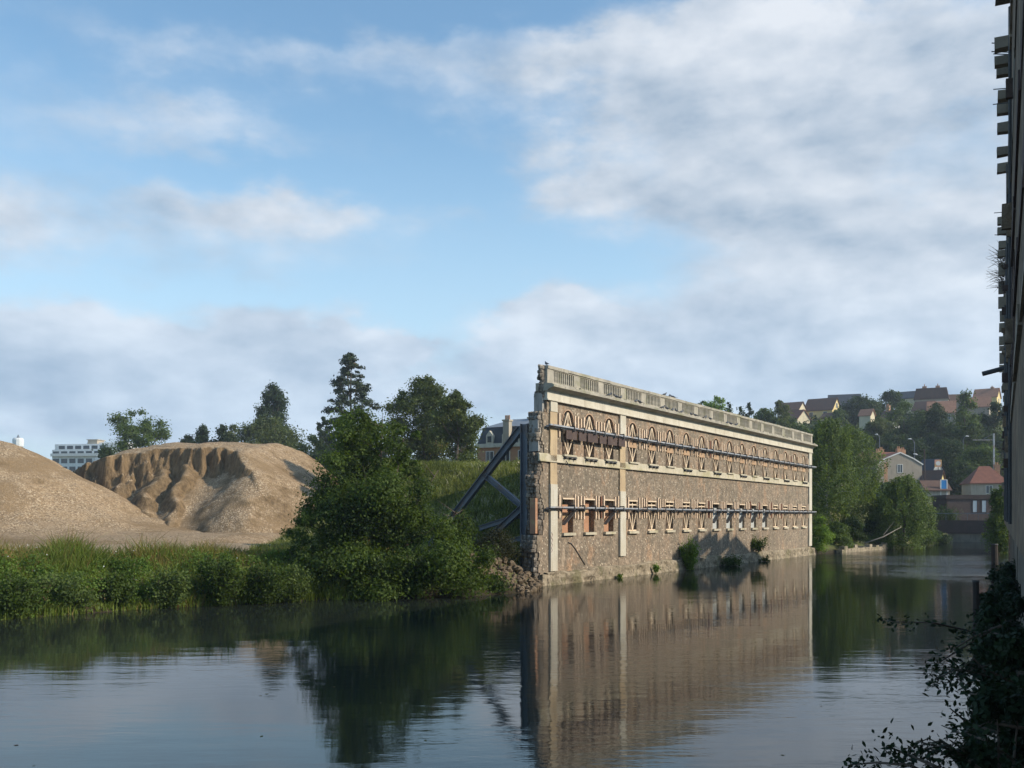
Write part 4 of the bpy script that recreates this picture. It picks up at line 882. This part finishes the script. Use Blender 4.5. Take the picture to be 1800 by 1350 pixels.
def house(label, u, vr, ve, y, Lx, Wy, rz, roof, wall, chim=(), wins=True, name='hillside_house', hip=0, cat='house'):
    x = (u-900)/F*y; z0 = gz(x, y); zr = CZ+(HV-vr)/F*y-z0; ze = CZ+(HV-ve)/F*y-z0; ze = max(ze, 2.4); zr = max(zr, ze+1.5)
    o = empty(name, (x, y, z0), R(rz), label=label, cat=cat); a, b = Lx/2, Wy/2; m = MB()
    m.pts([(-a, -b, -4), (a, -b, -4), (a, b, -4), (-a, b, -4), (-a, -b, ze), (a, -b, ze), (a, b, ze), (-a, b, ze)], [(0, 1, 5, 4), (2, 3, 7, 6)]+([(1, 2, 6, 5), (3, 0, 4, 7)] if hip else []))
    if not hip: m.pts([(-a, -b, -4), (-a, b, -4), (-a, b, ze), (-a, 0, zr-.05), (-a, -b, ze), (a, -b, -4), (a, b, -4), (a, b, ze), (a, 0, zr-.05), (a, -b, ze)], [(0, 1, 2, 3, 4), (5, 6, 7, 8, 9)])
    m.build('wall', wall, o)
    e = .35; sl_ = (zr-ze)/b; m = MB(); A, B, h = a+.3, b+e, hip
    zl = ze-e*sl_*1.0
    top = [(-A, -B, zl), (A, -B, zl), (A-h, 0, zr), (-A+h, 0, zr), (A, B, zl), (-A, B, zl)]; bot = [(p[0], p[1], p[2]+.16) for p in top]
    fs_ = [(0, 1, 2, 3), (3, 2, 4, 5)]+([(1, 4, 2), (5, 0, 3)] if hip else [])
    m.pts(bot, fs_); n0 = len(m.v); m.pts(top, [tuple(reversed(f)) for f in fs_]); 
    for i_, j_ in ((0, 1), (1, 4), (4, 5), (5, 0)) if hip else ((0, 1), (1, 2), (2, 4), (4, 5), (5, 3), (3, 0)): m.face([i_, j_, n0+j_, n0+i_])
    rf = m.build('roof', roof, o)
    for cx_, cy_, hh_ in chim:
        m = MB(); m.box(cx_-.45, cx_+.45, cy_-.35, cy_+.35, ze, zr+hh_); m.box(cx_-.52, cx_+.52, cy_-.42, cy_+.42, zr+hh_, zr+hh_+.14)
        for q in (-.25, .1): m.tube([(cx_+q, cy_, zr+hh_+.14), (cx_+q, cy_, zr+hh_+.55)], .12, 6)
        m.build('chimney', M_OBRICK, rf)
    if wins:
        for k in range(int(Lx//3.4)):
            cx_ = -a+Lx*(k+.5)/int(Lx//3.4)
            if ze > 2.2: add_win(o, cx_-.5, cx_+.5, ze-2.0, ze-.7, 'y', -b)
        for zz in ((ze-1.9,) if Wy < 6 else (ze-1.9, ze+.6)):
            if zz+1.3 < zr-1: add_win(o, -.5, .5, zz, zz+1.3, 'x', a)
    return o
def add_win(o, c0, c1, z0, z1, ax, at):
    m = MB(); g_ = MB(); t = .08
    def bx(mm, p0, p1, q0, q1, d0, d1):
        if ax == 'y': mm.box(p0, p1, at-d1, at-d0, q0, q1)
        else: mm.box(at+d0, at+d1, p0, p1, q0, q1)
    for (p0, p1, q0, q1) in ((c0-t, c0, z0-t, z1+t), (c1, c1+t, z0-t, z1+t), (c0, c1, z1, z1+t), (c0, c1, z0-t, z0), ((c0+c1)/2-.03, (c0+c1)/2+.03, z0, z1)): bx(m, p0, p1, q0, q1, .003, .07)
    f = m.build('window', M_TRIM, o); bx(g_, c0, c1, z0, z1, .002, .03); g_.build('pane', M_GLASS, f)
house('hill house with brown roof and pale cream gable, leftmost on the ridge', 1392, 708, 722, 300, 6.5, 6.0, -38, M_BTILE, M_CREAM, wins=False)
house('house with red roof just below the leftmost ridge house', 1400, 722, 742, 285, 5, 5.5, -55, M_RTILE, M_CREAM, wins=False)
house('hill house with dark brown roof and bright yellow gable', 1446, 701, 722, 300, 8.4, 7.0, -38, M_BTILE, M_YEL)
house('small cream gabled house below the bright yellow gable', 1462, 727, 739, 285, 4.5, 4.5, -45, M_BTILE, M_CREAM, wins=False)
house('dark slate roofed house on the skyline right of the yellow gable', 1484, 694, 713, 330, 9.5, 7, -20, M_SLATE, M_GREYR, wins=False)
house('small house with slate roof and cream gable, just left of the big flat mansard block', 1594, 689, 701, 320, 6, 5, -35, M_SLATE, M_CREAM, wins=False)
house('orange roofed house directly below the big mansard block', 1655, 706, 727, 285, 7, 7, -24, M_OTILE, M_GREYR)
house('brown roofed house half hidden below the left side of the mansard block', 1626, 706, 722, 290, 5, 6, -40, M_BTILE, M_BEIGE, wins=False)
house('low dark roofed house between the mansard block and the tall poplar-like tree', 1678, 694, 706, 320, 7, 5, -15, M_BTILE, M_BEIGE, wins=False)
house('orange roofed house with yellow gable, highest at the right end of the ridge', 1735, 684, 699, 310, 6.5, 5.5, -36, M_OTILE, M_YEL, chim=((1.5, 0, .3),))
house('orange roofed house in front of the rightmost ridge house', 1722, 699, 716, 295, 5.5, 6, -30, M_OTILE, M_GREYR, wins=False)
house('small orange walled house showing between dark trees under the ridge', 1524, 723, 730, 270, 3, 3, -40, M_OTILE, M_CREAM, wins=False)
house('tiny white house with pale chimney half hidden in the hillside trees', 1565, 722, 734, 262, 3.2, 3.2, -50, M_BTILE, M_WHITE, chim=((-.6, 0, 1.2),), wins=False)
# mansard block
y = 300; x = (1638-900)/F*y; z0 = gz(x, y); o = empty('mansard_block', (x, y, z0), R(-25), label='large brown mansard roofed block on the skyline of the hill', cat='building'); zt = CZ+(HV-684)/F*y-z0; zb = CZ+(HV-704)/F*y-z0
m = MB(); m.pts([(-4.8, -4, zb), (4.8, -4, zb), (4.8, 4, zb), (-4.8, 4, zb), (-4.1, -3.3, zt), (4.1, -3.3, zt), (4.1, 3.3, zt), (-4.1, 3.3, zt)], [(3, 2, 1, 0), (4, 5, 6, 7), (0, 1, 5, 4), (1, 2, 6, 5), (2, 3, 7, 6), (3, 0, 4, 7)]); rf = m.build('roof', M_BTILE, o)
m = MB(); m.box(-4.5, 4.5, -3.7, 3.7, -4, zb); m.build('wall', M_BEIGE, o)
for cx_ in (-2, 1.6): m = MB(); m.box(cx_-.6, cx_+.6, -.4, .4, zt+.002, zt+.9); m.tube([(cx_, 0, zt+.9), (cx_, 0, zt+1.5)], .15, 6); m.build('chimney', M_OBRICK, rf)
for k in range(3): add_win(o, -3.6+k*2.6, -2.6+k*2.6, zb-2.1, zb-.7, 'y', -3.7)
# grey gable house in the middle
y = 195; x = (1582-900)/F*y; z0 = gz(x, y); o = empty('gabled_house', (x, y, z0), R(8), label='grey rendered house with broad white edged gable and single white window', cat='house')
zr = CZ+(HV-796)/F*y-z0; ze = CZ+(HV-815)/F*y-z0; a = 4.5
m = MB(); m.prism([(-a-.3, -3), (a, -3), (a, ze), (a*.62, ze+(zr-ze)*.42), (0, zr), (-a*.7, ze+(zr-ze)*.40), (-a-.1, ze-.3), (-a-.3, ze-3)], 0, 9); m.build('wall', M_GREYR, o)
m = MB(); pts = [(a+.15, ze-.15), (a*.62, ze+(zr-ze)*.46), (0, zr+.06), (-a*.7, ze+(zr-ze)*.44), (-a-.2, ze-.3), (-a-.4, ze-3)]
for k in range(5): m.bar((pts[k][0], -.08, pts[k][1]), (pts[k+1][0], -.08, pts[k+1][1]), .2, .16, up=(0, 1, 0))
m.build('gable_edge', M_TRIM, o)
m = MB(); 
for k in range(4): 
    p, q = pts[k], pts[k+1]; m.bar((p[0], 4.6, p[1]+.1), (q[0], 4.6, q[1]+.1), 9.1, .14, up=(0, 0, 1)) if False else m.pts([(p[0], .15, p[1]+.12), (q[0], .15, q[1]+.12), (q[0], 9.3, q[1]+.12), (p[0], 9.3, p[1]+.12), (p[0], .15, p[1]), (q[0], .15, q[1]), (q[0], 9.3, q[1]), (p[0], 9.3, p[1])], [(0, 1, 2, 3), (7, 6, 5, 4), (0, 4, 5, 1), (1, 5, 6, 2), (2, 6, 7, 3), (3, 7, 4, 0)])
rf = m.build('roof', M_RTILE, o)
for cx_, hh_ in ((-3.1, .5), (1.2, 1.0), (2.1, .8)):
    m = MB(); m.box(cx_-.42, cx_+.42, 2.4, 3.2, ze, zr+hh_)
    for q in (-.2, .15): m.tube([(cx_+q, 2.8, zr+hh_), (cx_+q, 2.8, zr+hh_+.45)], .11, 6)
    m.build('chimney', M_OBRICK, rf)
add_win(o, -.45, .45, ze-1.7, ze-.2, 'y', 0)
m = MB(); m.box(-3.2, -2.5, -.02, -.001, -3, ze+.2); m.build('render_strip', M_OBRICK, o)
house('low house with red roof behind and left of the grey gable', 1530, 796, 815, 204, 10, 7, 4, M_RTILE, M_BEIGE, name='roadside_house', chim=((2.2, 0, .6),), wins=False)
house('little white gabled house right of the wooden utility pole', 1636, 808, 828, 210, 3.4, 3.6, -60, M_SLATE, M_WHITE, name='roadside_house', wins=False)
house('small dark roofed house with yellowish gable behind the blue panel', 1640, 828, 846, 195, 3.4, 3.0, -40, M_BTILE, M_YEL, name='roadside_house', wins=False)
house('low beige shed with dark roof beside the blue panel', 1640, 847, 861, 180, 4.2, 4.0, 0, M_BTILE, M_BEIGE, name='roadside_house', cat='shed', wins=False)
house('beige house with red hipped roof beside the dark building at right', 1730, 821, 848, 186, 6.2, 5.6, -8, M_RTILE, M_BEIGE, name='hipped_house', hip=2.5, chim=((2.3, .4, .3),))
# dark warehouse with two light windows
y = 170; x = (1708-900)/F*y; z0 = gz(x, y); o = empty('riverside_warehouse', (x, y, z0), 0, label='dark brown flat roofed warehouse with two pale upright windows', cat='building'); zt = CZ+(HV-872)/F*y-z0
M_DBR = rough_mat('dark_brown_cladding', (.07, .045, .038), (.05, .035, .03), 1, rough=.8); M_PANE = rough_mat('pale_pane', (.42, .48, .52), (.36, .42, .47), 2, rough=.3)
m = MB(); m.box(-4.1, 4.3, 0, 6, -3, zt-.5); m.build('wall', M_DKWOOD, o); m = MB(); m.box(-4.3, 4.5, -.15, 6.1, zt-.5, zt+.2); m.build('parapet', M_DBR, o)
for u in (1713.5, 1729.5):
    cx_ = (u-1708)/F*y; z1 = CZ+(HV-880)/F*y-z0; m = MB(); m.box(cx_-.33, cx_+.33, -.05, .02, z1-1.9, z1); f = m.build('window', M_PANE, o); m = MB(); m.box(cx_-.41, cx_-.335, -.07, .0, z1-1.95, z1+.06); m.box(cx_+.335, cx_+.41, -.07, .0, z1-1.95, z1+.06); m.build('window_frame', M_DBR, f)
# blue panel and billboard
M_BLUE = rough_mat('blue_panel', (.03, .22, .55), (.04, .28, .60), 1, rough=.4)
y = 178; p = px(1659, 862, y); o = empty('blue_panel', (p.x, y, gz(p.x, y)), label='bright blue panel in a white frame beside the beige shed', cat='panel'); z0 = o.location.z; a, b = CZ+(HV-862)/F*y-z0, CZ+(HV-844)/F*y-z0
m = MB(); m.box(-.45, .45, -.05, .05, a, b); m.build('panel', M_BLUE, o); m = MB(); m.box(.452, .62, -.08, .08, -3, b+.1); m.box(-.5, .45, -.08, .08, b+.002, b+.12); m.box(-.62, -.452, -.08, .08, -3, b+.12); m.build('frame', M_TRIM, o)
y = 205; p = px(1649, 822, y); o = empty('roadside_billboard', (p.x, y, gz(p.x, y)), label='small roadside billboard in orange, white and pink above the dark roofed houses', cat='billboard'); z0 = o.location.z; a, b = CZ+(HV-821)/F*y-z0, CZ+(HV-808)/F*y-z0
m = MB(); m.box(-.7, .7, -.05, .05, a, b); m.build('board', rough_mat('billboard_orange', (.62, .40, .12), (.70, .30, .30), .8, rough=.5), o)
m = MB(); m.prism([(.5*math.cos(t), a+.75+.45*math.sin(t)) for t in [k*.5236 for k in range(12)]], -.07, -.052); m.build('emblem', M_TRIM, o)
m = MB(); m.box(-.08, .08, -.04, .04, -3, a); m.build('post', M_STEEL, o)
# utility pole, lamps, mast
def lamp(u, vh, y, arm, label, pole_u=None):
    p = px(u, vh, y); x0 = p.x+arm; z0 = gz(x0, y); o = empty('street_lamp', (x0, y, z0), label=label, cat='street lamp'); h = p.z-z0; m = MB()
    m.tube([(0, 0, -.5), (0, 0, h-.9), (-arm*.25, 0, h-.25), (-arm*.8, 0, h)], [.11, .08, .06, .05], 6); m.build('pole', M_STEEL, o)
    m = MB(); m.tube([(-arm*.7, 0, h+.02), (-arm, 0, h+.06), (-arm-.5*np.sign(arm), 0, h+.03)], [.08, .16, .07], 7); m.build('lamp_head', M_TRIM, o)
lamp(1600, 772, 215, .9, 'street lamp rising behind the chimneys of the grey gabled house'); lamp(1542, 764, 225, .5, 'faint street lamp among the trees, furthest left of the lamps'); lamp(1699, 767, 215, -.7, 'street lamp in the trees left of the railway mast')
y = 185; p = px(1625, 790, y); z0 = gz(p.x, y); o = empty('utility_pole', (p.x, y, z0), label='tall dark wooden utility pole with a lamp arm right of the grey gabled house', cat='pole'); h = p.z-z0
m = MB(); m.tube([(0, 0, -1), (0, 0, h)], [.16, .11], 8); m.build('pole', M_DKWOOD, o); m = MB(); m.tube([(0, 0, h-1.5), (-.8, 0, h-1.1), (-1.3, 0, h-.95)], .04, 5); m.build('lamp_arm', M_STEEL, o); m = MB(); m.tube([(-1.25, 0, h-.95), (-1.55, 0, h-.88), (-2.0, 0, h-.8)], [.07, .15, .06], 7); m.build('lamp_head', M_TRIM, o)
y = 190; p = px(1747, 762, y); z0 = gz(p.x, y); o = empty('railway_mast', (p.x, y, z0), label='pale steel railway mast with long horizontal arm near the dark building', cat='mast'); h = p.z-z0
m = MB(); m.box(-.13, .13, -.12, .12, -1, h); m.build('mast', M_BEAM, o); m = MB(); m.bar((-3.9, 0, h-1.2), (-.131, 0, h-1.2), .1, .12); m.build('arm', M_BEAM, o); m = MB(); m.tube([(-1.9, 0, h-1.0), (-.2, 0, h-.1)], .04, 4); m.build('stay', M_STEEL, o)

# bridge
o = empty('river_bridge', (70, 155, 0), R(-25), label='dark low girder bridge crossing the far end of the river', cat='bridge'); m = MB(); m.box(-22, 20, 0, 5, 1.3, 3.3); m.build('deck', M_DBR, o)
m = MB(); m.box(-22, 20, -.06, .06, 4.3, 4.4)
for k in range(29): m.box(-22+k*1.5, -21.94+k*1.5, -.04, .04, 3.302, 4.3)
m.build('railing', M_STEEL, o)
for xx in (-16, -8.2, -.4, 7.4, 15.2): m = MB(); m.box(xx-3.3, xx+3.3, .3, 4.7, -2.5, 1.3); m.build('shade_filling_pier', M_DKCONC, o)  # piers widened and darkened to stand in for the shade beneath the deck
# low quay wall and fallen trunk beyond the facade
o = empty('quay_wall', (0, 0, 0), label='low pale crumbling quay wall beyond the far end of the ruined wall', cat='wall'); m = MB(); a_ = Vector((34.2, 107.0, 0)); b_ = Vector((47, 125.0, 0)); k = 0
while k < 22:
    e = k+random.uniform(.8, 1.6); d_ = (b_-a_).normalized(); p, q = a_+d_*k, a_+d_*(e-.02); hh = .62+random.uniform(-.3, .22); m.bar((p.x, p.y, hh/2-.5), (q.x, q.y, hh/2-.5), .6, hh+1); k = e
m.build('stonework', M_PLINTH, o)
p = px(1520, 955, 112); q = px(1585, 926, 114); o = empty('fallen_trunk', tuple(p), label='pale fallen trunk leaning up from the quay wall', cat='trunk'); m = MB(); m.tube([(0, 0, 0), (q-p)*.5+Vector((0, 0, -.2)), q-p], [.09, .07, .03], 6); m.build('trunk', M_DEADW, o, smooth=True)
m = MB(); m.tube([(q-p)*.5, (q-p)*.8+Vector((0, 0, 1.0))], [.05, .01], 4); m.build('branch', M_DEADW, o)

# mansion behind the mound
y = 128; x = (908-900)/F*y; z0 = gz(x, y); o = empty('mansard_mansion', (x, y, z0), R(-30), label='slate mansard mansion with pot-topped chimneys behind the steel buttress', cat='mansion')
zc = CZ+(HV-788)/F*y-z0; zm = CZ+(HV-752)/F*y-z0; zr = CZ+(HV-735)/F*y-z0
m = MB(); m.box(-4.2, 4.2, -2.6, 5, -3, zc); m.build('wall', M_OBRICK, o); m = MB(); m.box(-4.5, 4.5, -2.9, 5.3, zc, zc+.25); m.box(-4.35, 4.35, -2.75, 5.15, zc+.252, zc+.5); m.build('cornice', M_FRIEZE, o)
m = MB(); m.pts([(-4.2, -2.6, zc+.5), (4.2, -2.6, zc+.5), (4.2, 5, zc+.5), (-4.2, 5, zc+.5), (-3.6, -2.0, zm), (3.6, -2.0, zm), (3.6, 4.4, zm), (-3.6, 4.4, zm), (-1.2, 1.0, zr), (1.2, 1.0, zr)], [(0, 1, 5, 4), (1, 2, 6, 5), (2, 3, 7, 6), (3, 0, 4, 7)]); m.build('lower_roof', M_SLATE, o)
m = MB(); m.pts([(-3.7, -2.1, zm), (3.7, -2.1, zm), (3.7, 4.5, zm), (-3.7, 4.5, zm), (-1.2, 1.2, zr), (1.2, 1.2, zr)], [(0, 1, 5, 4), (1, 2, 5), (2, 3, 4, 5), (3, 0, 4), (3, 2, 1, 0)]); m.build('upper_roof', rough_mat('zinc', (.26, .28, .30), (.20, .21, .23), 1.2, rough=.45), o)
for cx_ in (-2.3, 0, 2.3): 
    m = MB(); m.prism([(cx_-.5, zc+.5), (cx_+.5, zc+.5), (cx_+.5, zc+1.5), (cx_, zc+2.1), (cx_-.5, zc+1.5)], -2.75, -1.9); dm = m.build('dormer', M_FRIEZE, o); m = MB(); m.box(cx_-.28, cx_+.28, -2.78, -2.751, zc+.65, zc+1.4); m.build('pane', M_GLASS, dm)
    add_win(o, cx_-.5, cx_+.5, zc-2.2, zc-.5, 'y', -2.6)
for (cx_, cy_, zz, wd) in ((.3, -2.75, CZ+(HV-744)/F*y-z0, .42), (1.6, 1.0, CZ+(HV-736)/F*y-z0, .3), (4.0, 1.5, CZ+(HV-736)/F*y-z0, .4)):
    m = MB(); m.box(cx_-wd, cx_+wd, cy_-.4, cy_+.35, zc-.2, zz); m.box(cx_-wd-.1, cx_+wd+.1, cy_-.5, cy_+.45, zz, zz+.2); c = m.build('chimney', M_BEIGE, o); m = MB()
    for q in (-.3, -.1, .1, .3): m.tube([(cx_+q*wd*2.2, cy_, zz+.2), (cx_+q*wd*2.2, cy_, zz+.75)], .075, 6)
    m.build('chimney_pot', M_OBRICK, c)
# apartment block and water tower
y = 300; x = (150-900)/F*y; z0 = gz(x, y); o = empty('apartment_block', (x, y, z0), R(-8), label='white modern apartment block with stepped terraces seen between the gravel piles', cat='building')
def zz(v): return CZ+(HV-v)/F*y-z0
M_AP = wallmat('white_block', (.74, .75, .74))
m = MB(); m.box(-10.5, 6, 0, 14, -2, zz(790)); m.box(-11.5, 9, 3, 14, zz(790)+.001, zz(779)); m.box(-3, 9.5, 6, 14, zz(779)+.001, zz(775)); m.box(4, 12, -2, 12, -2, zz(805)); m.build('wall', M_AP, o)
m = MB(); m.box(-2.2, .8, 5, 9, zz(779)+.002, zz(771)); m.box(-2.5, 1.1, 4.8, 9.2, zz(771), zz(770)); m.build('roof_hut', M_BEIGE, o)
for r_, (va, vb_) in enumerate(((782, 788), (793, 799), (806, 814), (820, 828))):
    for k in range(6):
        xa = -10.2+k*2.6; yf = 3 if va < 790 else 0; m = MB(); m.box(xa, xa+1.9, yf-.05, yf+.02, zz(vb_), zz(va)); m.build('window', M_GLASS, o)
m = MB(); m.box(-10.5, 6, -.9, -.02, zz(802), zz(800)); m.box(-10.5, 6, -.9, -.85, zz(800), zz(797)); m.build('balcony', M_TRIM, o)
y = 600; p = px(32, 770, y); o = empty('water_tower', (p.x, y, 0), label='tiny pale water tower just showing over the left gravel pile', cat='tower'); m = MB(); zt = p.z+0; m.tube([(0, 0, -2), (0, 0, zt-6), (0, 0, zt-5), (0, 0, zt-1), (0, 0, zt)], [1.5, 1.5, 3.0, 3.2, 2.6], 12); m.build('tank', M_AP, o)
m = MB(); m.tube([(0, 0, zt), (0, 0, zt+2)], [1.0, .2], 8); m.build('tower_cap', M_STEEL, o)

# ------------------------------------------------------------------ right background trees
RT = [
 ('bright yellow-green round tree rising behind the middle of the parapet', 1260, 696, 800, 64, 200, 'round', L_BRIGHT, 6000),
 ('dark tree beside the bright round tree behind the parapet', 1236, 703, 790, 40, 205, 'round', L_MID, 2000),
 ('first dark conifer right of the bright round tree', 1281, 705, 800, 44, 205, 'cone', L_DARK, 2000),
 ('second dark conifer right of the bright round tree', 1301, 712, 800, 44, 210, 'cone', L_DARK, 1800),
 ('pointed conifer, third right of the bright round tree', 1317, 706, 800, 34, 210, 'cone', L_DARK, 1600),
 ('round green tree behind the far third of the parapet', 1335, 722, 800, 60, 235, 'round', L_MID, 4000),
 ('small rounded tree between the pointed conifer and the thin birch', 1385, 728, 800, 54, 240, 'round', L_MID, 3500),
 ('spreading dull green tree left of the first ridge house', 1345, 715, 790, 62, 230, 'round', L_MID, 4000),
 ('thin light crowned birch left of the first ridge house', 1370, 703, 800, 50, 225, 'round', L_OLIVE, 4000),
 ('round dark tree below the leftmost red roof', 1405, 738, 830, 60, 215, 'round', L_MID, 5000),
 ('dark round tree on the ridge between yellow gable and mansard block', 1512, 692, 770, 72, 285, 'round', L_DARK, 6500),
 ('dark ridge tree just left of the small slate house', 1566, 684, 760, 50, 300, 'round', L_DARK, 5000),
 ('big green tree in the middle of the hillside', 1588, 704, 800, 84, 245, 'round', L_MID, 9000),
 ('pointed dark conifer below the orange roof under the mansard block', 1645, 706, 830, 84, 240, 'cone', L_DARK, 8500),
 ('tall pointed tree against the sky right of the mansard block', 1697, 684, 830, 84, 230, 'cone', L_MID, 9500),
 ('dark tree hiding part of the rightmost ridge houses', 1748, 704, 820, 62, 235, 'round', L_DARK, 7000),
 ('reddish dark tree around the small orange walled house', 1548, 733, 810, 62, 240, 'round', L_OLIVE, 6000),
 ('dark bushy tree behind the street lamp', 1610, 768, 860, 80, 222, 'round', L_DARK, 6500),
 ('wide dark tree above the billboard', 1668, 770, 880, 86, 214, 'round', L_DARK, 8500),
 ('green tree below the railway mast arm', 1722, 776, 870, 76, 205, 'round', L_MID, 8000),
 ('dark tree right behind the hipped roof house', 1690, 812, 880, 54, 200, 'round', L_DARK, 5000),
 ('leafy tree on the hillside above the grey gable', 1490, 748, 850, 80, 230, 'round', L_MID, 7500),
 ('shady tree low on the hillside left of the red roof', 1465, 780, 880, 90, 205, 'round', L_DARK, 7500),
 ('small tree just right of the yellow gable', 1476, 716, 760, 26, 280, 'round', L_MID, 1500),
 ('tree filling the slope between the street lamps', 1575, 755, 850, 60, 232, 'round', L_DARK, 5000),
]
for lab, u, vt, vb_, w_, y, kd, lm, n in RT: tree('hillside_tree', lab, 'tree', u, vt, vb_, w_, y, kd, lm, n, group='trees on the hillside', k=34)
for i, (u, v, w_, y) in enumerate([(1640, 760, 60, 235), (1710, 740, 70, 232), (1600, 735, 50, 250), (1755, 760, 50, 225), (1500, 775, 60, 225), (1430, 745, 50, 240), (1660, 735, 60, 250), (1545, 765, 50, 228)]):
    tree('hillside_tree', ['mid green tree filling the slope under the orange roof', 'dark tree behind the tall pointed tree', 'dark tree right below the tiny white house', 'dark tree at the frame edge behind the railway mast', 'dark tree behind the red roof and left of its chimney', 'dark tree at the slope foot below the yellow gable', 'dark tree under the orange roof beside the pointed conifer', 'dark tree between the red roof and the big green hillside tree'][i], 'tree', u, v, v+110, w_, y, 'round', L_DARK, 4500, group='trees on the hillside', k=24)
# near bank trees right of facade: drooping birch/willow
def willow(label, u, vt, vb_, w_, y, n, lm, bark, seed, name='weeping_birch'):
    r = random.Random(seed); x = (u-900)/F*y; z0 = gz(x, y); zt = CZ+(HV-vt)/F*y; W_ = w_/F*y/2; H = zt-z0; o = empty(name, (x, y, z0), label=label, cat='tree')
    P = []; N = []; T = []; m = MB(); m.tube([(0, 0, -.5), (.2, 0, H*.3), (.5, .1, H*.62), (.4, 0, H*.93)], [.22, .17, .10, .03], 7)
    ns = int(n/60)
    for k in range(ns):
        t = r.random()**.8; a = r.random()*6.283; q = r.random()**.5; rad = W_*(math.sin(math.pi*min(1, .12+t*.86))**.6)*q*(.72+.55*float(vn(a*1.1+seed*9, t*4.5+seed)))
        c = Vector((math.cos(a)*rad+.3, math.sin(a)*rad, H*(.22+.78*t)-.2)); ln = r.uniform(.8, 2.2)*H/11; tn = r.random()
        if k % 9 == 0: s0 = Vector((.3, 0, c.z*.8)); m.tube([s0, s0.lerp(c, .6)+Vector((0, 0, .4)), c], [.05, .03, .01], 4)
        for j in range(60):
            s_ = r.random(); P.append(c+Vector((r.gauss(0, .24), r.gauss(0, .24), -ln*s_+r.gauss(0, .12)))); N.append((r.gauss(math.cos(a), .7), r.gauss(math.sin(a), .7), r.gauss(.3, .5))); T.append(min(1, .5*tn+.5*r.random()))
    P = np.array(P); ok = P[:, 2] > .1; leafmesh('crown', P[ok], np.array(N)[ok], RNG.uniform(.14, .3, ok.sum()), lm, o, np.array(T)[ok]); m.build('trunk', bark, o, smooth=True)
willow('drooping light green birch right beside the far end of the ruined wall', 1450, 730, 960, 112, 118, 22000, L_WILLOW, M_BIRCH, 1)
willow('tall drooping birch with white trunk, second right of the ruined wall', 1492, 744, 960, 112, 127, 23000, L_WILLOW, M_BIRCH, 2)
willow('rounded willow overhanging the river before the bridge', 1585, 832, 965, 118, 122, 19000, L_WILLOW, M_BARK, 3, 'river_willow')
willow('low willow between the tall birch and the overhanging river willow', 1545, 872, 965, 70, 126, 9000, L_WILLOW, M_BARK, 4, 'river_willow')
willow('slender tree on the right bank before the dark building', 1752, 852, 965, 46, 105, 7000, L_MID, M_BARK, 6, 'river_willow')
tree('bank_shrub', 'bright bush at the water just past the end of the ruined wall', 'bush', 1443, 905, 975, 52, 106, 'broad', L_BRIGHT, 5000, leaf=.17, k=20)
tree('bank_shrub', 'low green bush on top of the pale quay wall', 'bush', 1482, 935, 968, 34, 110, 'round', L_WILLOW, 2500, leaf=.17, k=12)
tree('bank_shrub', 'small bush at the water between quay wall and willow', 'bush', 1545, 935, 968, 50, 122, 'round', L_WILLOW, 3500, leaf=.17, k=14)
tree('bank_shrub', 'dark shrub below the beige shed near the bridge', 'bush', 1655, 885, 925, 50, 160, 'round', L_DARK, 3000, leaf=.25, k=14)
for u_, vt_, w_, y_, lb_, lm_ in ((1470, 915, 46, 112, 'mid green bush between the bright bush and the white birch trunks', L_MID), (1500, 905, 50, 118, 'dark bush behind the quay wall under the tall drooping birch', L_DARK), (1530, 912, 50, 124, 'dark bush behind the fallen trunk', L_DARK), (1620, 925, 60, 138, 'bank bush right of the overhanging river willow', L_MID), (1650, 935, 40, 150, 'small dark bank bush just before the bridge', L_DARK), (1675, 898, 40, 192, 'dark bush behind the left end of the bridge', L_DARK), (1430, 890, 40, 112, 'leafy bush hugging the far corner of the ruined wall', L_MID)):
    tree('bank_shrub', lb_, 'bush', u_, vt_, 985, w_, y_, 'round', lm_, 5000, leaf=.2, k=24)
# understory covering the slope
n = 30000; y = RNG.uniform(150, 340, n); u = RNG.uniform(1200, 1800, n); x = (u-900)/F*y; ok = sdf(x, y) > 3; x, y = x[ok], y[ok]
P = np.stack([x, y, g(x, y)+RNG.uniform(0, 2.2, len(x))], 1); leafmesh('hillside_scrub', P, RNG.normal(size=(len(x), 3))+np.array([0, -.3, .6]), RNG.uniform(.6, 1.3, len(x)), L_DARK, label='dark scrub covering the hillside below the houses', cat='scrub', kind='stuff')

# ------------------------------------------------------------------ air
m, t = mat('haze'); pv = nn(t, 'ShaderNodeVolumePrincipled'); pv.inputs['Color'].default_value = (.80, .88, 1, 1); pv.inputs['Density'].default_value = .00032; pv.inputs['Anisotropy'].default_value = .2
o_ = nn(t, 'ShaderNodeOutputMaterial'); lk(t, pv.outputs[0], o_.inputs['Volume'])
mb_ = MB(); mb_.box(-905, 1005, -205, 1605, -3.4, 75); mb_.build('haze', m, kind='stuff', label='thin morning haze over the river valley', cat='haze')

n = 110; y = RNG.uniform(13, 75, n); x = y*RNG.uniform(-.5, .42, n); ok = sdf(x, y) < -1; x, y = x[ok], y[ok]
leafmesh('floating_leaves', np.stack([x, y, np.full(len(x), .006)], 1), np.tile([[.0, .0, 1.]], (len(x), 1)), RNG.uniform(.04, .11, len(x)), L_DRY, label='fallen leaves and specks drifting on the river', cat='leaves', kind='stuff')
